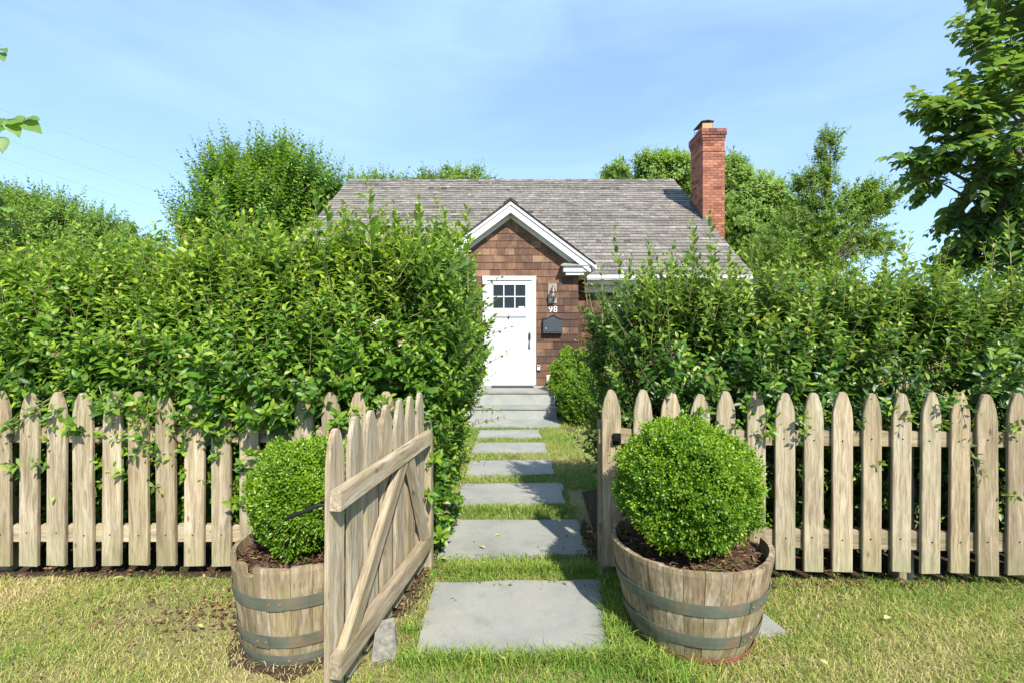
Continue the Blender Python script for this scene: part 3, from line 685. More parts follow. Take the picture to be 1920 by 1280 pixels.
# chimney of single bricks
ch = thing('brick_chimney', 'tall red brick chimney with corbelled top and clay flue at the right gable', 'chimney', (5.64, 13.9, 0))
cx0, cx1, cy0, cy1 = 5.34, 5.95, 13.43, 14.35; CTOP = 7.22; BH = .066; BJ = .010
MB().box(cx0+.014, cx1-.014, cy0+.014, cy1-.014, 0, CTOP-.01).obj('mortar_core', M['mortar'], ch)
ubr = [MB().box(0, 1, 0, 1, 0, 1, .02+i*.107).mesh('brick', M['brick'], fix=True) for i in range(10)]
rest = MB(); cnt = 0; zt = CTOP; course = 0
while zt > 2.2:
    off = {0: .045, 1: .045, 2: .028, 3: .014, 7: .016}.get(course, 0.0)
    if course == 0: h_ = BH*1.5
    else: h_ = BH
    z0 = zt-h_; stag = (course % 2)*.105
    A0, A1, B0, B1 = cx0-off, cx1+off, cy0-off, cy1+off
    def run(a, b_, st_):
        xs = []; p = a-st_
        while p < b_:
            q0, q1 = max(p, a), min(p+.2, b_)
            if q1-q0 > .02: xs.append((q0, q1))
            p += .21
        return xs
    dep = .09
    rows = [('f', q) for q in run(A0, A1, stag)]+[('l', q) for q in run(B0+dep+BJ, B1, .105-stag)]
    rows2 = [('r', q) for q in run(B0+dep+BJ, B1, .105-stag)]+[('b', q) for q in run(A0+dep+BJ, A1-dep-BJ, stag)]
    for side, (q0, q1) in rows+rows2:
        ti = min(.99, max(0, r2.gauss(.55, .24))) if course > 3 else min(.99, max(0, r2.gauss(.3, .15)))
        jx = r2.uniform(-.002, .002)
        bx = {'f': (q0, q1, B0+jx, B0+dep), 'l': (A0+jx, A0+dep, q0, q1), 'r': (A1-dep, A1+jx, q0, q1), 'b': (q0, q1, B1-dep, B1+jx)}[side]
        if side in 'fl' and cnt < 300 and zt > 4.2:
            data_obj('brick', ubr[int(ti*10)], ch, Matrix.Translation((bx[0], bx[2], z0)) @ Matrix.Diagonal((bx[1]-bx[0], bx[3]-bx[2], h_, 1))); cnt += 1
        else: rest.box(bx[0], bx[1], bx[2], bx[3], z0, zt, ti)
    zt = z0-BJ; course += 1
tag(data_obj('lower_bricks', rest.mesh('lower_bricks', M['brick'], fix=True), ch), kind='stuff')
MB().box(cx0+.02, cx1-.02, cy0+.02, cy1-.02, CTOP-.008, CTOP+.02).obj('chimney_crown', M['mortar'], ch)
fl = MB(); fl.box(cx0+.03, cx0+.31, cy0+.10, cy0+.14, CTOP+.02, CTOP+.20); fl.box(cx0+.03, cx0+.31, cy1-.36, cy1-.32, CTOP+.02, CTOP+.12)
fl.box(cx0+.03, cx0+.065, cy0+.141, cy1-.361, CTOP+.02, CTOP+.12); fl.box(cx0+.275, cx0+.31, cy0+.141, cy1-.361, CTOP+.02, CTOP+.12)
fl.obj('flue', M['clay'], ch)
cap = MB(); cap.prism([(cx0-.01, CTOP+.235), (cx0+.17, CTOP+.265), (cx0+.35, CTOP+.235), (cx0+.35, CTOP+.25), (cx0+.17, CTOP+.28), (cx0-.01, CTOP+.25)], 'y', cy0+.06, cy1-.22)
for a in (cx0+.01, cx0+.32):
    for b_ in (cy0+.12, cy1-.3): cap.tube((a, b_, CTOP+.02), (a, b_, CTOP+.24), .007)
cap.obj('flue_cap', M['black'], ch)
def roof_z(y): return ZE-.03+(y-YE)*SL
fls = MB(); fls.prism([(cy0-.03, roof_z(cy0-.03)+.01), (cy1+.03, roof_z(cy1+.03)+.01), (cy1+.03, roof_z(cy1+.03)+.17), (cy0-.03, roof_z(cy0-.03)+.17)], 'x', cx0-.012, cx0-.004)
fls.box(cx0-.012, XR+.01, cy0-.012, cy0-.005, roof_z(cy0)-.02, roof_z(cy0)+.10); fls.obj('flashing', M['lead'], ch)

# wall lantern, number, mailbox, keypad, outlet
L = thing('wall_lantern', 'copper coach lantern with clear glass on the shingles above the number', 'lantern', (.82, YV, 2.2))
lz = 2.30; ly = YV-.13
MB().box(.73, .905, YV-.034, YV-.018, lz-.20, lz+.20).obj('back_plate', M['trim_tan'], L, bevel=.004)
MB().tube((.82, YV-.034, lz+.13), (.82, ly, lz+.16), .01).tube((.82, ly, lz+.16), (.82, ly, lz+.10), .008).obj('bracket', M['copper'], L)
MB().lathe([(.082, .015), (.078, .03), (.05, .06), (.045, .085), (.02, .12), (.008, .15)], (.82, ly, lz), 14).obj('cap', M['copper'], L, smooth=True)
MB().lathe([(.03, -.125), (.06, -.09), (.072, -.04), (.066, .014)], (.82, ly, lz), 16).obj('glass_globe', M['clear'], L, smooth=True)
cg = MB()
for i in range(6):
    a = i*math.pi/3; pv = None
    for r_, z_ in ((.034, -.125), (.064, -.09), (.076, -.04), (.07, .014)):
        p = (.82+r_*math.cos(a), ly+r_*math.sin(a), lz+z_)
        if pv: cg.tube(pv, p, .003, n=5)
        pv = p
cg.lathe([(.006, -.165), (.03, -.14), (.034, -.123)], (.82, ly, lz), 12); cg.obj('cage', M['copper'], L)
MB().lathe([(.018, -.06), (.022, -.02), (.012, .01)], (.82, ly, lz), 10).obj('bulb', M['white'], L, smooth=True)

hn = thing('house_number', 'white metal house number 98 on the brown shingles above the mailbox', 'house number', (.83, YV, 1.95))
for i, chh in enumerate('98'):
    cu = bpy.data.curves.new('digit', 'FONT'); cu.body = chh; cu.size = .175; cu.extrude = .006; cu.align_x = 'CENTER'; cu.offset = .0008
    tmp = bpy.data.objects.new('tmp_digit', cu); COL.objects.link(tmp)
    dg = bpy.context.evaluated_depsgraph_get(); dme = bpy.data.meshes.new_from_object(tmp.evaluated_get(dg)); bpy.data.objects.remove(tmp)
    dme.name = 'digit'; dme.materials.clear(); dme.materials.append(M['white'])
    data_obj('digit', dme, hn, Matrix.Translation((.778+i*.098, YV-.026, 1.925)) @ Matrix.Rotation(math.pi/2, 4, 'X'))

mbx = thing('mailbox', 'dark slate wall mailbox with arched lid beside the white door', 'mailbox', (.82, YV, 1.49))
x0, x1, z0, z1 = .615, 1.02, 1.50, 1.80
arch = [(x0, z1)]+[(x0+(x1-x0)*t, z1+.07*math.exp(-((t-.5)/.22)**2)) for t in np.linspace(.08, .92, 13)]+[(x1, z1)]
MB().prism([(x0+.01, z0), (x1-.01, z0)]+[(min(max(p[0], x0+.01), x1-.01), p[1]-.012) for p in arch[::-1]], 'y', YV-.12, YV-.018).obj('body', M['slate'], mbx, bevel=.004)
MB().prism([(x0+.045, z0+.03), (x1-.02, z0+.03), (x1-.02, z1-.06), (x0+.045, z1-.06)], 'y', YV-.127, YV-.1205).obj('front_plate', M['slate'], mbx, bevel=.003)
lid = MB()
for i in range(len(arch)-1):
    a, b_ = arch[i], arch[i+1]
    lid.add([(a[0], YV-.14, a[1]), (b_[0], YV-.14, b_[1]), (b_[0], YV-.018, b_[1]), (a[0], YV-.018, a[1]), (a[0], YV-.14, a[1]-.011), (b_[0], YV-.14, b_[1]-.011), (b_[0], YV-.018, b_[1]-.011), (a[0], YV-.018, a[1]-.011)],
            [(0, 1, 2, 3), (4, 7, 6, 5), (0, 4, 5, 1), (2, 6, 7, 3)])
lid.obj('lid', M['slate'], mbx)
MB().tube((x0+.062, YV-.134, 1.60), (x0+.062, YV-.127, 1.60), .011).obj('lock', M['plastic'], mbx)
kp = thing('door_keypad', 'small grey plastic keypad on the shingles right of the door', 'keypad', (.53, YV, .75))
MB().box(.492, .575, YV-.045, YV-.018, .755, .885).obj('housing', M['black'], kp, bevel=.004)
MB().box(.508, .568, YV-.05, YV-.0455, .765, .875).obj('face', M['plastic'], kp, bevel=.002)
MB().box(.518, .558, YV-.0525, YV-.0505, .838, .862).obj('display', M['black'], kp)
ob = thing('outlet_box', 'cream outdoor outlet box low on the wall beside the landing', 'outlet box', (.74, YV, .5))
MB().box(.69, .79, YV-.06, YV-.018, .50, .67).obj('housing', M['cream'], ob, bevel=.008)
MB().box(.70, .78, YV-.072, YV-.0605, .535, .655).obj('cover', M['cream'], ob, bevel=.004)

# ------------------------------------------------------------------ fences and gate
def picket_mesh(w, h, t, seed):
    r = random.Random(seed); tip = r.uniform(.07, .11)*w
    prof = [(.5, .165), (.478, .125), (.425, .088), (.345, .054), (.255, .026), (.165, .006)]
    R_ = [(w*a+r.uniform(-.0012, .0012), h-b_+r.uniform(-.002, .002)) for a, b_ in prof]+[(tip, h)]
    Lp = [(-w*a+r.uniform(-.0012, .0012), h-b_+r.uniform(-.002, .002)) for a, b_ in prof][::-1]
    pts = [(-w/2, r.uniform(0, .006)), (w/2, r.uniform(0, .006))]+R_+[(-tip, h)]+Lp
    return MB().prism(pts, 'y', -t/2, t/2).mesh('picket', M[seed_mat], bevel=.0025, fix=True)
def board(name, p0, p1, w, t, mtl, parent, face, bevel=.003):
    """board with local z along p0->p1 and its wide face turned towards `face`"""
    p0, p1 = Vector(p0), Vector(p1); zax = (p1-p0).normalized(); L_ = (p1-p0).length
    yax = Vector(face); yax = (yax-zax*yax.dot(zax)).normalized(); xax = yax.cross(zax)
    m = Matrix((xax, yax, zax)).transposed().to_4x4(); m.translation = p0
    return MB().box(-w/2, w/2, -t/2, t/2, 0, L_).obj(name, mtl, parent, bevel=bevel, m=m)
nailm = MB()
for zz in (0, 1): nailm.lathe([(.0035, -.001), (.0035, .001)], (0, 0, 0), 8)
seed_mat = 'fence'
pmesh_l = [picket_mesh(.118, 1.075, .022, 20+i) for i in range(6)]
pmesh_r = [picket_mesh(.111, 1.058, .022, 40+i) for i in range(6)]
NAIL = MB().tube((0, 0, 0), (0, -.002, 0), .0042, n=7).mesh('nail', M['black'])
def fence(name, label, xs, yf, zb, meshes, rails, posts, rot):
    f = thing(name, label, 'fence', (xs[len(xs)//2], yf(xs[len(xs)//2]), 0), 'weathered picket fences')
    for i, x in enumerate(xs):
        y = yf(x); m = Matrix.Translation((x, y, zb+rnd.uniform(-.006, .01))) @ Matrix.Rotation(rot+rnd.uniform(-.025, .025), 4, 'Z') @ Matrix.Rotation(rnd.uniform(-.011, .011), 4, 'Y') @ Matrix.Diagonal((rnd.uniform(.96, 1.05), 1, rnd.uniform(.993, 1.01), 1))
        p = data_obj('picket', meshes[rnd.randrange(6)], f, m)
        for zr in rails: data_obj('nail', NAIL, p, Matrix.Translation((x+rnd.uniform(-.012, .012), y-.0125, zr[0]-.045+rnd.uniform(-.01, .01))))
    for (zt_, zb_) in rails:
        xa, xb = xs[0]-.08, xs[-1]+.06
        board('rail', (xa, yf(xa)+.034, (zt_+zb_)/2), (xb, yf(xb)+.034, (zt_+zb_)/2), zt_-zb_, .04, M['fence'], f, (0, -1, 0))
    for (x, h_) in posts:
        if x > 1: x *= 1+.105/yf(x)
        board('post', (x, yf(x)+.105, -.1), (x, yf(x)+.105, h_), .09, .09, M['fence'], f, (0, -1, 0))
    return f
sp = 51.6/F*2.97; xl0 = (623-960)/F*2.97
xs_l = [xl0+sp*k for k in range(-23, 3)]
fence('picket_fence', 'weathered picket fence left of the path with vines through its gaps', xs_l, lambda x: 2.97, .063, pmesh_l,
      ((.917, .823), (.31, .205)), ((-.555, .95), (-3.2, .95), (-4.7, .95)), 0)
rx0, rx1 = .612, 2.94; yfr = lambda x: 2.90-.1*(x-rx0)/(rx1-rx0)
xs_r = []; x = rx0; k = 0
for pxx in (1149, 1203, 1257, 1310, 1363, 1417, 1471, 1524, 1578, 1633, 1688, 1742.5, 1797, 1851, 1905, 1960, 2015, 2070, 2125, 2180, 2235):
    a = (pxx-960)/F; xs_r.append(a*(2.90+.1*rx0/(rx1-rx0))/(1+a*.1/(rx1-rx0)))
fence('picket_fence', 'weathered picket fence right of the path behind the large boxwood tub', xs_r, yfr, .089, pmesh_r,
      ((.922, .831), (.332, .22)), ((.587, .96), (xs_r[10], .9), (xs_r[18], .9)), math.atan2(-.1, rx1-rx0))
kpr = thing('gate_catch', 'small black iron gate catch on the first picket right of the gap', 'latch', (.62, 2.885, .85))
lx = (1156-960)/F*2.885; lz = H-(822-HOR)/F*2.885
MB().box(lx-.024, lx+.024, 2.872, 2.887, lz-.035, lz+.035).obj('plate', M['black'], kpr, bevel=.002)
MB().box(lx-.020, lx+.004, 2.842, 2.8715, lz-.005, lz+.022).box(lx+.006, lx+.02, 2.85, 2.8715, lz-.028, lz+.012).obj('catch', M['black'], kpr, bevel=.003)

gate = thing('garden_gate', 'weathered wooden picket gate standing open towards the camera with diagonal braces', 'gate', (-.55, 2.99, 0))
GA, GB = Vector((-.500, 3.0, 0)), Vector((-.660, 1.85, 0))       # path-side face of the rails: hinge end, free end
gd = (GB-GA).normalized(); GL = (GB-GA).length; gn = Vector((-gd.y, gd.x, 0)); gn = gn if gn.x > 0 else -gn   # towards the path
seed_mat = 'gate'
pmesh_g = [picket_mesh(.118, 1.10, .022, 60+i) for i in range(7)]
ang = math.atan2(gd.y, gd.x)
for i in range(7):
    t = GL-.06-i*.1735
    c = GA+gd*t-gn*(.048+.012); zbm = .04 if i else .02
    m = Matrix.Translation((c.x, c.y, zbm)) @ Matrix.Rotation(ang+rnd.uniform(-.02, .02), 4, 'Z') @ Matrix.Rotation(rnd.uniform(-.01, .01), 4, 'Y')
    data_obj('picket', pmesh_g[i], gate, m)
mid = -gn*.024
def gp(t, z, o=0): return GA+gd*t+mid+gn*o+Vector((0, 0, z))
board('rail', gp(0, .852), gp(GL, .852), .082, .048, M['gate'], gate, gn, .004)
board('rail', gp(0, .207), gp(GL, .207), .092, .048, M['gate'], gate, gn, .004)
board('brace', gp(GL-.05, .20), gp(.40, .86), .088, .036, M['gate'], gate, gn, .004)
board('brace', gp(.37, .86), gp(.05, .21), .085, .034, M['gate'], gate, gn, .004)
# latch on the outer side of the free end
lp = gp(GL-.06, .81)-gn*.052
lat = MB(); a = lp-gn*.006
lat.box(a.x-.008, a.x+.004, a.y-.03, a.y+.03, .77, .855)
lo = lat.obj('latch_plate', M['black'], gate, bevel=.002)
LP = [(a.x-.006+q[0], a.y+q[1], .815+q[2]) for q in ((.002, 0, 0), (-.03, -.006, .002), (-.055, -.01, -.006), (-.075, -.012, -.018), (-.10, -.013, -.027), (-.13, -.014, -.036), (-.165, -.016, -.055))]
tubes('lever', np.array([LP]), np.array([[.008, .0085, .009, .009, .0085, .0085, .006]]), M['black'], lo, 8)
# concrete block propping the gate
gxp = gx(714, 1250)
cb = MB().add([(-.075, -.05, 0), (.07, -.05, 0), (.078, .06, 0), (-.07, .06, 0), (-.05, -.035, .15), (.055, -.04, .165), (.06, .05, .185), (-.05, .05, .175)],
         [(0, 3, 2, 1), (4, 5, 6, 7), (0, 1, 5, 4), (1, 2, 6, 5), (2, 3, 7, 6), (3, 0, 4, 7)]).obj('concrete_block', M['concrete'], bevel=.008, m=Matrix.Translation((gxp[0], gxp[1]+.06, 0)) @ Matrix.Rotation(.25, 4, 'Z') @ Matrix.Diagonal((.82, .9, .88, 1)))
tag(cb, 'rough grey concrete block propping the open gate beside the first slab', 'block')
tag(MB().prism([(-.09, -.08), (.1, -.06), (.07, .09), (-.08, .08)], 'z', 0, .03).obj('flat_stone', M['stone'], bevel=.004, m=Matrix.Translation((1.26, 2.44, 0))), 'small flat grey stone in the grass right of the right tub', 'stone')

# ------------------------------------------------------------------ barrel tubs
def barrel(label, cx, cy, rt, rb, h, hoops, broken, seed, base_mat='hoop'):
    r = random.Random(seed); t = thing('barrel_tub', label, 'planter', (cx, cy, 0), 'half barrel planters')
    n_ = 26; th = .026; angs = [0]
    for i in range(n_): angs.append(angs[-1]+r.uniform(.75, 1.3))
    angs = [a/angs[-1]*2*math.pi+r.random() for a in angs] if False else [a/angs[-1]*2*math.pi for a in angs]
    def rad(z): q = z/h; return rb+(rt-rb)*(q**.75)
    for i in range(n_):
        a0, a1 = angs[i]+.003, angs[i+1]-.003; am = (a0+a1)/2
        hh = h+r.uniform(-.004, .004)
        if broken and any(abs((am-b_+math.pi) % (2*math.pi)-math.pi) < .06 for b_ in broken): hh = h-r.uniform(.03, .06)
        zs = [0, h*.25, h*.5, h*.75, h-.02, None]; lift = r.uniform(-.0015, .0015)
        V = []; fs = []
        K = 3
        for zi, z in enumerate(zs):
            for inner in (0, 1):
                for k in range(K):
                    a = a0+(a1-a0)*k/(K-1); zz = z if z is not None else hh+r.uniform(-.006, .004)
                    zz = min(zz, hh); rr = rad(min(zz, h))+lift-(th if inner else 0)-(.003 if z is None and not inner else 0)
                    V.append((rr*math.cos(a), rr*math.sin(a), zz))
        W = 2*K
        for zi in range(len(zs)-1):
            b0, b1 = zi*W, (zi+1)*W
            for k in range(K-1):
                fs += [(b0+k, b0+k+1, b1+k+1, b1+k), (b0+K+k+1, b0+K+k, b1+K+k, b1+K+k+1)]
            fs += [(b0+K, b0, b1, b1+K), (b0+K-1, b0+2*K-1, b1+2*K-1, b1+K-1)]
        e = (len(zs)-1)*W
        for k in range(K-1): fs += [(e+k, e+k+1, e+K+k+1, e+K+k), (k+1, k, K+k, K+k+1)]
        data_obj('stave', MB().add(V, fs).mesh('stave', M['stave'], fix=True), t, Matrix.Translation((cx, cy, 0)))
    for (z0, z1, mm) in hoops:
        V = []; fs = []; n2 = 64
        for i in range(n2):
            a = 2*math.pi*i/n2
            for z, o in ((z0, .0028), (z1, .0028), (z1, .0062), ((z0+z1)/2, .0072), (z0, .0062)):
                rr = rad(z)+o+.0015*math.sin(a*3+z0*40); V.append((rr*math.cos(a), rr*math.sin(a), z+.003*math.sin(a*2+z0*9)))
        for i in range(n2):
            j = (i+1) % n2
            for q in range(5): fs.append((i*5+q, i*5+(q+1) % 5, j*5+(q+1) % 5, j*5+q))
        ho = data_obj('hoop', MB().add(V, fs).mesh('hoop', M[mm], fix=True, smooth=False), t, Matrix.Translation((cx, cy, 0)))
        a = -1.45+r.uniform(-.5, .5); zm = (z0+z1)/2; lapm = MB(); A = []
        for q in range(5):
            aa = a+(q-2)*.06
            for z in (z0+.001, z1-.001): A.append(((rad(z)+.0105)*math.cos(aa), (rad(z)+.0105)*math.sin(aa), z+.003*math.sin(aa*2+z0*9)))
        lapm.add(A, [(2*q, 2*q+2, 2*q+3, 2*q+1) for q in range(4)]); data_obj('hoop_lap', lapm.mesh('hoop_lap', M[mm]), ho, Matrix.Translation((cx, cy, 0)))
        for aa in (a-.07, a+.07):
            rr = rad(zm)+.010; c_ = (cx+rr*math.cos(aa), cy+rr*math.sin(aa), zm); e_ = (cx+(rr+.005)*math.cos(aa), cy+(rr+.005)*math.sin(aa), zm)
            data_obj('rivet', MB().tube(c_, e_, .007, .004, 8).mesh('rivet', M['rust'], fix=True), ho)
    # soil with a rough surface and bark chips
    zs = h-.065; V = [(0, 0, zs+.02)]; fs = []; nr, na = 7, 32
    for i in range(1, nr+1):
        for k in range(na):
            rr = (rad(zs)-th-.002)*i/nr; a = 2*math.pi*k/na; V.append((rr*math.cos(a), rr*math.sin(a), zs+.02*(1-i/nr)+r.uniform(-.008, .008)))
    for k in range(na):
        fs.append((0, 1+k, 1+(k+1) % na))
        for i in range(nr-1): fs.append((1+i*na+k, 1+(i+1)*na+k, 1+(i+1)*na+(k+1) % na, 1+i*na+(k+1) % na))
    data_obj('soil', MB().add(V, fs).mesh('soil', M['mulch'], smooth=True), t, Matrix.Translation((cx, cy, 0)))
    rg = np.random.default_rng(seed); q = 900; a = rg.uniform(0, 2*np.pi, q); rr = np.sqrt(rg.uniform(.05, 1, q))*(rad(zs)-th-.012)
    pos = np.stack([cx+rr*np.cos(a), cy+rr*np.sin(a), zs+.012+.02*(1-rr/rad(zs))+rg.uniform(-.006, .012, q)], 1)
    ax = rg.normal(0, 1, (q, 3)); ax[:, 2] *= .25; no = rg.normal(0, .35, (q, 3)); no[:, 2] += 1
    leaves('bark_chips', 'dot', (pos, ax, no, rg.uniform(.015, .05, q), rg.uniform(0, .55, q)), M['litter'], t, .6)
    return t
barrel('half barrel tub partly hidden behind the open gate, with a split rim', -1.045, 2.455, .345, .285, .46, ((.275, .33, 'hoop'), (.095, .15, 'hoop'), (.006, .055, 'hoop')), (3.95, 4.3), 5)
barrel('half barrel tub in full view right of the path with two green hoops', .905, 2.46, .392, .285, .46, ((.257, .315, 'hoop'), (.098, .155, 'hoop'), (.006, .04, 'rust')), (.05, .6), 8)

# ------------------------------------------------------------------ clipped boxwoods
def boxwood(name, label, c, R, n_sprig, seed, leaf=.020, lumpy=.05, stem_z=0.0, squash=1.0, tint0=.38):
    rg = np.random.default_rng(seed); t = thing(name, label, 'shrub', (c[0], c[1], stem_z))
    d = nrm(rg.normal(0, 1, (n_sprig, 3))); d = d[d[:, 2] > -.92]; n_ = len(d)
    ph = rg.uniform(0, 6, 3)
    lump = 1+lumpy*(np.sin(d[:, 0]*5+ph[0])*np.sin(d[:, 1]*6+ph[1])+.7*np.sin(d[:, 2]*9+ph[2]+d[:, 0]*4)+.5*np.sin(d[:, 0]*17+d[:, 2]*13))
    pocket = np.sin(d[:, 0]*11+ph[1])*np.sin(d[:, 1]*12+ph[2])*np.sin(d[:, 2]*10+ph[0])
    keep = rg.random(n_) < np.where(pocket > .45, .35, 1.0); d, lump, pocket = d[keep], lump[keep], pocket[keep]; n_ = len(d)
    rad = R*lump*(1-.14*rg.random(n_)**2.2)*np.where(rg.random(n_) < .012, 1.07, 1.0)
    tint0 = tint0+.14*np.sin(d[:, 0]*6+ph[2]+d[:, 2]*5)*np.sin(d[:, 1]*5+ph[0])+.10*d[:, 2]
    S3 = np.array([1, 1, squash]); base = np.array(c)+d*S3*(rad-.035)[:, None]
    dirv = d+rg.normal(0, .35, d.shape)+np.array([0, 0, .35])
    Lf, C = shoot(base, dirv, np.full(n_, .045)*rg.uniform(.7, 1.3, n_), 4, np.full(n_, leaf), rg, 15, 62, .05, t0=.25, tint0=tint0, tipt=.42, tips=.25)
    # inner shaded leaves close the ball
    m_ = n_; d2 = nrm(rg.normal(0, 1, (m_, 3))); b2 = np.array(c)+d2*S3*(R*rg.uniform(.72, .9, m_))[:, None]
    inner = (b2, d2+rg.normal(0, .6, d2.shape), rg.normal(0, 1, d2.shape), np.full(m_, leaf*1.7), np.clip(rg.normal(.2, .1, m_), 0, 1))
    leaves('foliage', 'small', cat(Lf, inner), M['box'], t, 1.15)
    core = np.array(c); tips = core+nrm(rg.normal(0, 1, (60, 3)))*R*.8*S3
    root = np.array([c[0], c[1], stem_z]); P = np.stack([np.repeat(root[None], 60, 0)+rg.normal(0, .012, (60, 3)), (root*.45+tips*.55)*.5+core*.5, tips], 1)
    tubes('stem', P, np.repeat(np.array([[.009, .006, .002]]), 60, 0), M['twig'], t, 4)
    return t
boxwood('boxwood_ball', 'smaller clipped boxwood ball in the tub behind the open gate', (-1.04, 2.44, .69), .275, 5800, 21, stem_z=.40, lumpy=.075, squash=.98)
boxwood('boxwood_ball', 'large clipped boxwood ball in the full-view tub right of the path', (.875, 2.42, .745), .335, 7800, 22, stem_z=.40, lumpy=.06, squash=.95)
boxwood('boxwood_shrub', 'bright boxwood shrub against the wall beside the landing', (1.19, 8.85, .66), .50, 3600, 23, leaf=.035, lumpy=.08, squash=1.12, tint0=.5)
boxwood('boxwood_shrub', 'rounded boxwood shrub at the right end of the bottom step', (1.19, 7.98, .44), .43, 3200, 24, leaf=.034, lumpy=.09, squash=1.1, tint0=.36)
# tuft of weed grass in the right tub
tf = thing('grass_tuft', 'tuft of pale grass blades at the front of the right tub', 'weed', (.86, 2.15, .4))
r = random.Random(4)
for i in range(9):
    a = r.uniform(-2.6, -.4)+(.4 if i % 2 else -.2); ln = r.uniform(.10, .19); pts = []
    p0 = Vector((.835+r.uniform(-.014, .014), 2.15, .41)); dirv = Vector((math.cos(a)*.9, math.sin(a)*.5, 1)).normalized()
    V = []
    for q in range(5):
        t = q/4; w = .0055*(1-t*.9); p = p0+dirv*ln*t+Vector((math.cos(a), math.sin(a)*.5, -.5))*ln*.5*t*t
        V += [p+Vector((-w, 0, 0)), p+Vector((w, 0, .001))]
    MB().add(V, [(2*q, 2*q+1, 2*q+3, 2*q+2) for q in range(4)], .68).obj('blade', M['grass'], tf, fix=False)

# ------------------------------------------------------------------ hedges
def hedge(name, label, side, seed, mt, n_front, n_top, n_end, n_in, xr, Hf, yf, xend, leaf, yback, tall, lowden=1.0):
    rg = np.random.default_rng(seed); t = thing(name, label, 'hedge', ((xr[0]+xr[1])/2, 3.7, 0), 'privet hedges along the fence')
    parts = []; lines = []
    def add(base, d, L_, K, sz, **kw):
        Lf, C = shoot(base, d, L_, K, sz, rg, **kw); parts.append(Lf); lines.append(C)
    # front face
    x = rg.uniform(xr[0], xr[1], n_front); hh = Hf(x); z = hh*rg.random(n_front)**.8
    keep = (z > .75) | (rg.random(n_front) < lowden); x, z, hh = x[keep], z[keep], hh[keep]; n_ = len(x)
    y = yf(x, z)+.40*rg.random(n_)**1.6
    up = np.clip((z-.9)/.7, 0, 1)
    d = np.stack([rg.normal(0, .35, n_), -(.85-.70*up)+rg.normal(0, .22, n_), .25+1.15*up+rg.normal(0, .15, n_)], 1)
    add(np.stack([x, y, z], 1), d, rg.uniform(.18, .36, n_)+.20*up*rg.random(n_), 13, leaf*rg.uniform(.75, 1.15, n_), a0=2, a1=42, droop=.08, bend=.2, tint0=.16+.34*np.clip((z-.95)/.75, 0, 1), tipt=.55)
    # top
    x = rg.uniform(xr[0], xr[1], n_top); z = Hf(x)*rg.uniform(.84, .98, n_top); y = rg.uniform(0, 1, n_top); y = yf(x, z)+y*(yback-yf(x, z))
    d = np.stack([rg.normal(0, .22, n_top), rg.normal(-.08, .2, n_top), np.ones(n_top)], 1)
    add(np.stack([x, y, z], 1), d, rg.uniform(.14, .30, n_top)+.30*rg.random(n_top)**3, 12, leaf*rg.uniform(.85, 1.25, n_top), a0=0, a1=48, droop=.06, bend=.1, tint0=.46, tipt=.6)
    # end facing the path
    z = rg.uniform(.12, 1, n_end)*Hf(np.full(n_end, xr[1] if side < 0 else xr[0])); y = rg.uniform(3.15, yback, n_end)
    x = xend(z, y)-side*(-1)*0+side*.30*rg.random(n_end)**1.6
    d = np.stack([-side*rg.uniform(.2, .9, n_end), rg.normal(-.1, .4, n_end), rg.uniform(.2, 1, n_end)], 1)
    add(np.stack([x, y, z], 1), d, rg.uniform(.14, .28, n_end), 10, leaf*rg.uniform(.65, .95, n_end), a0=20, a1=55, bend=.2, tint0=.28, tipt=.5)
    # body
    x = rg.uniform(xr[0], xr[1], n_in); z = rg.uniform(.1, 1, n_in)*Hf(x)*.95; y = yf(x, z)+.3+(yback-.35-yf(x, z))*rg.random(n_in)
    d = rg.normal(0, 1, (n_in, 3)); d[:, 2] = np.abs(d[:, 2])+.4
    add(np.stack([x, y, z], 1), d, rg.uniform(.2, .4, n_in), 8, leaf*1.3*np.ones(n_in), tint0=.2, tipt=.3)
    # loose longer sprays breaking the outline
    q = 150; x = np.where(rg.random(q) < .55, rg.uniform(-2.0, -.5, q) if side < 0 else rg.uniform(.8, 2.2, q), rg.uniform(xr[0], xr[1], q)); z = Hf(x)*rg.uniform(.82, .95, q); y = yf(x, z)+rg.uniform(0, .5, q)
    add(np.stack([x, y, z], 1), np.stack([rg.normal(0, .2, q), rg.normal(-.1, .18, q), np.ones(q)], 1), rg.uniform(.32, .58, q), 13, leaf*rg.uniform(.9, 1.3, q), a0=2, a1=52, bend=.05, tint0=.45, tipt=.6)
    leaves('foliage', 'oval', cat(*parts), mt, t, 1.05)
    C = np.concatenate(lines); R_ = np.repeat(np.array([[.0026, .0024, .002, .0016, .001]]), len(C), 0)
    tag(tubes('twigs', C, R_, M['stem'], t, 3), kind='stuff')
    # woody stems from the ground
    q = 130 if side < 0 else 260; x = rg.uniform(xr[0]+.3, xr[1]-.3, q); y = rg.uniform(3.25, yback-.2, q)
    P = [np.stack([x, y, np.zeros(q)], 1)]; dx, dy = rg.uniform(-.12, .12, q), rg.uniform(-.1, .1, q); hh = Hf(x)*rg.uniform(.7, .98, q)
    for k in range(1, 6): P.append(np.stack([x+dx*k/2+rg.normal(0, .03, q), y+dy*k/2+rg.normal(0, .03, q), hh*k/5], 1))
    bro = tubes('branches', np.stack(P, 1), np.repeat(np.array([[.016, .013, .011, .009, .006, .003]]), q, 0)*rg.uniform(.5, 1.0, (q, 1)), M['twig'] if side < 0 else M['twig_pale'], t, 5); tag(bro, kind='stuff')
    # tall shoots standing clear of the hedge: stem and single leaves
    TV, TF = LEAF['oval']; lm = []
    for i in range(6):
        lm.append(tri_mesh('leaf', TV*np.array([1.05, 1, 1]), TF, np.full(len(TV), .30+.14*i), mt))
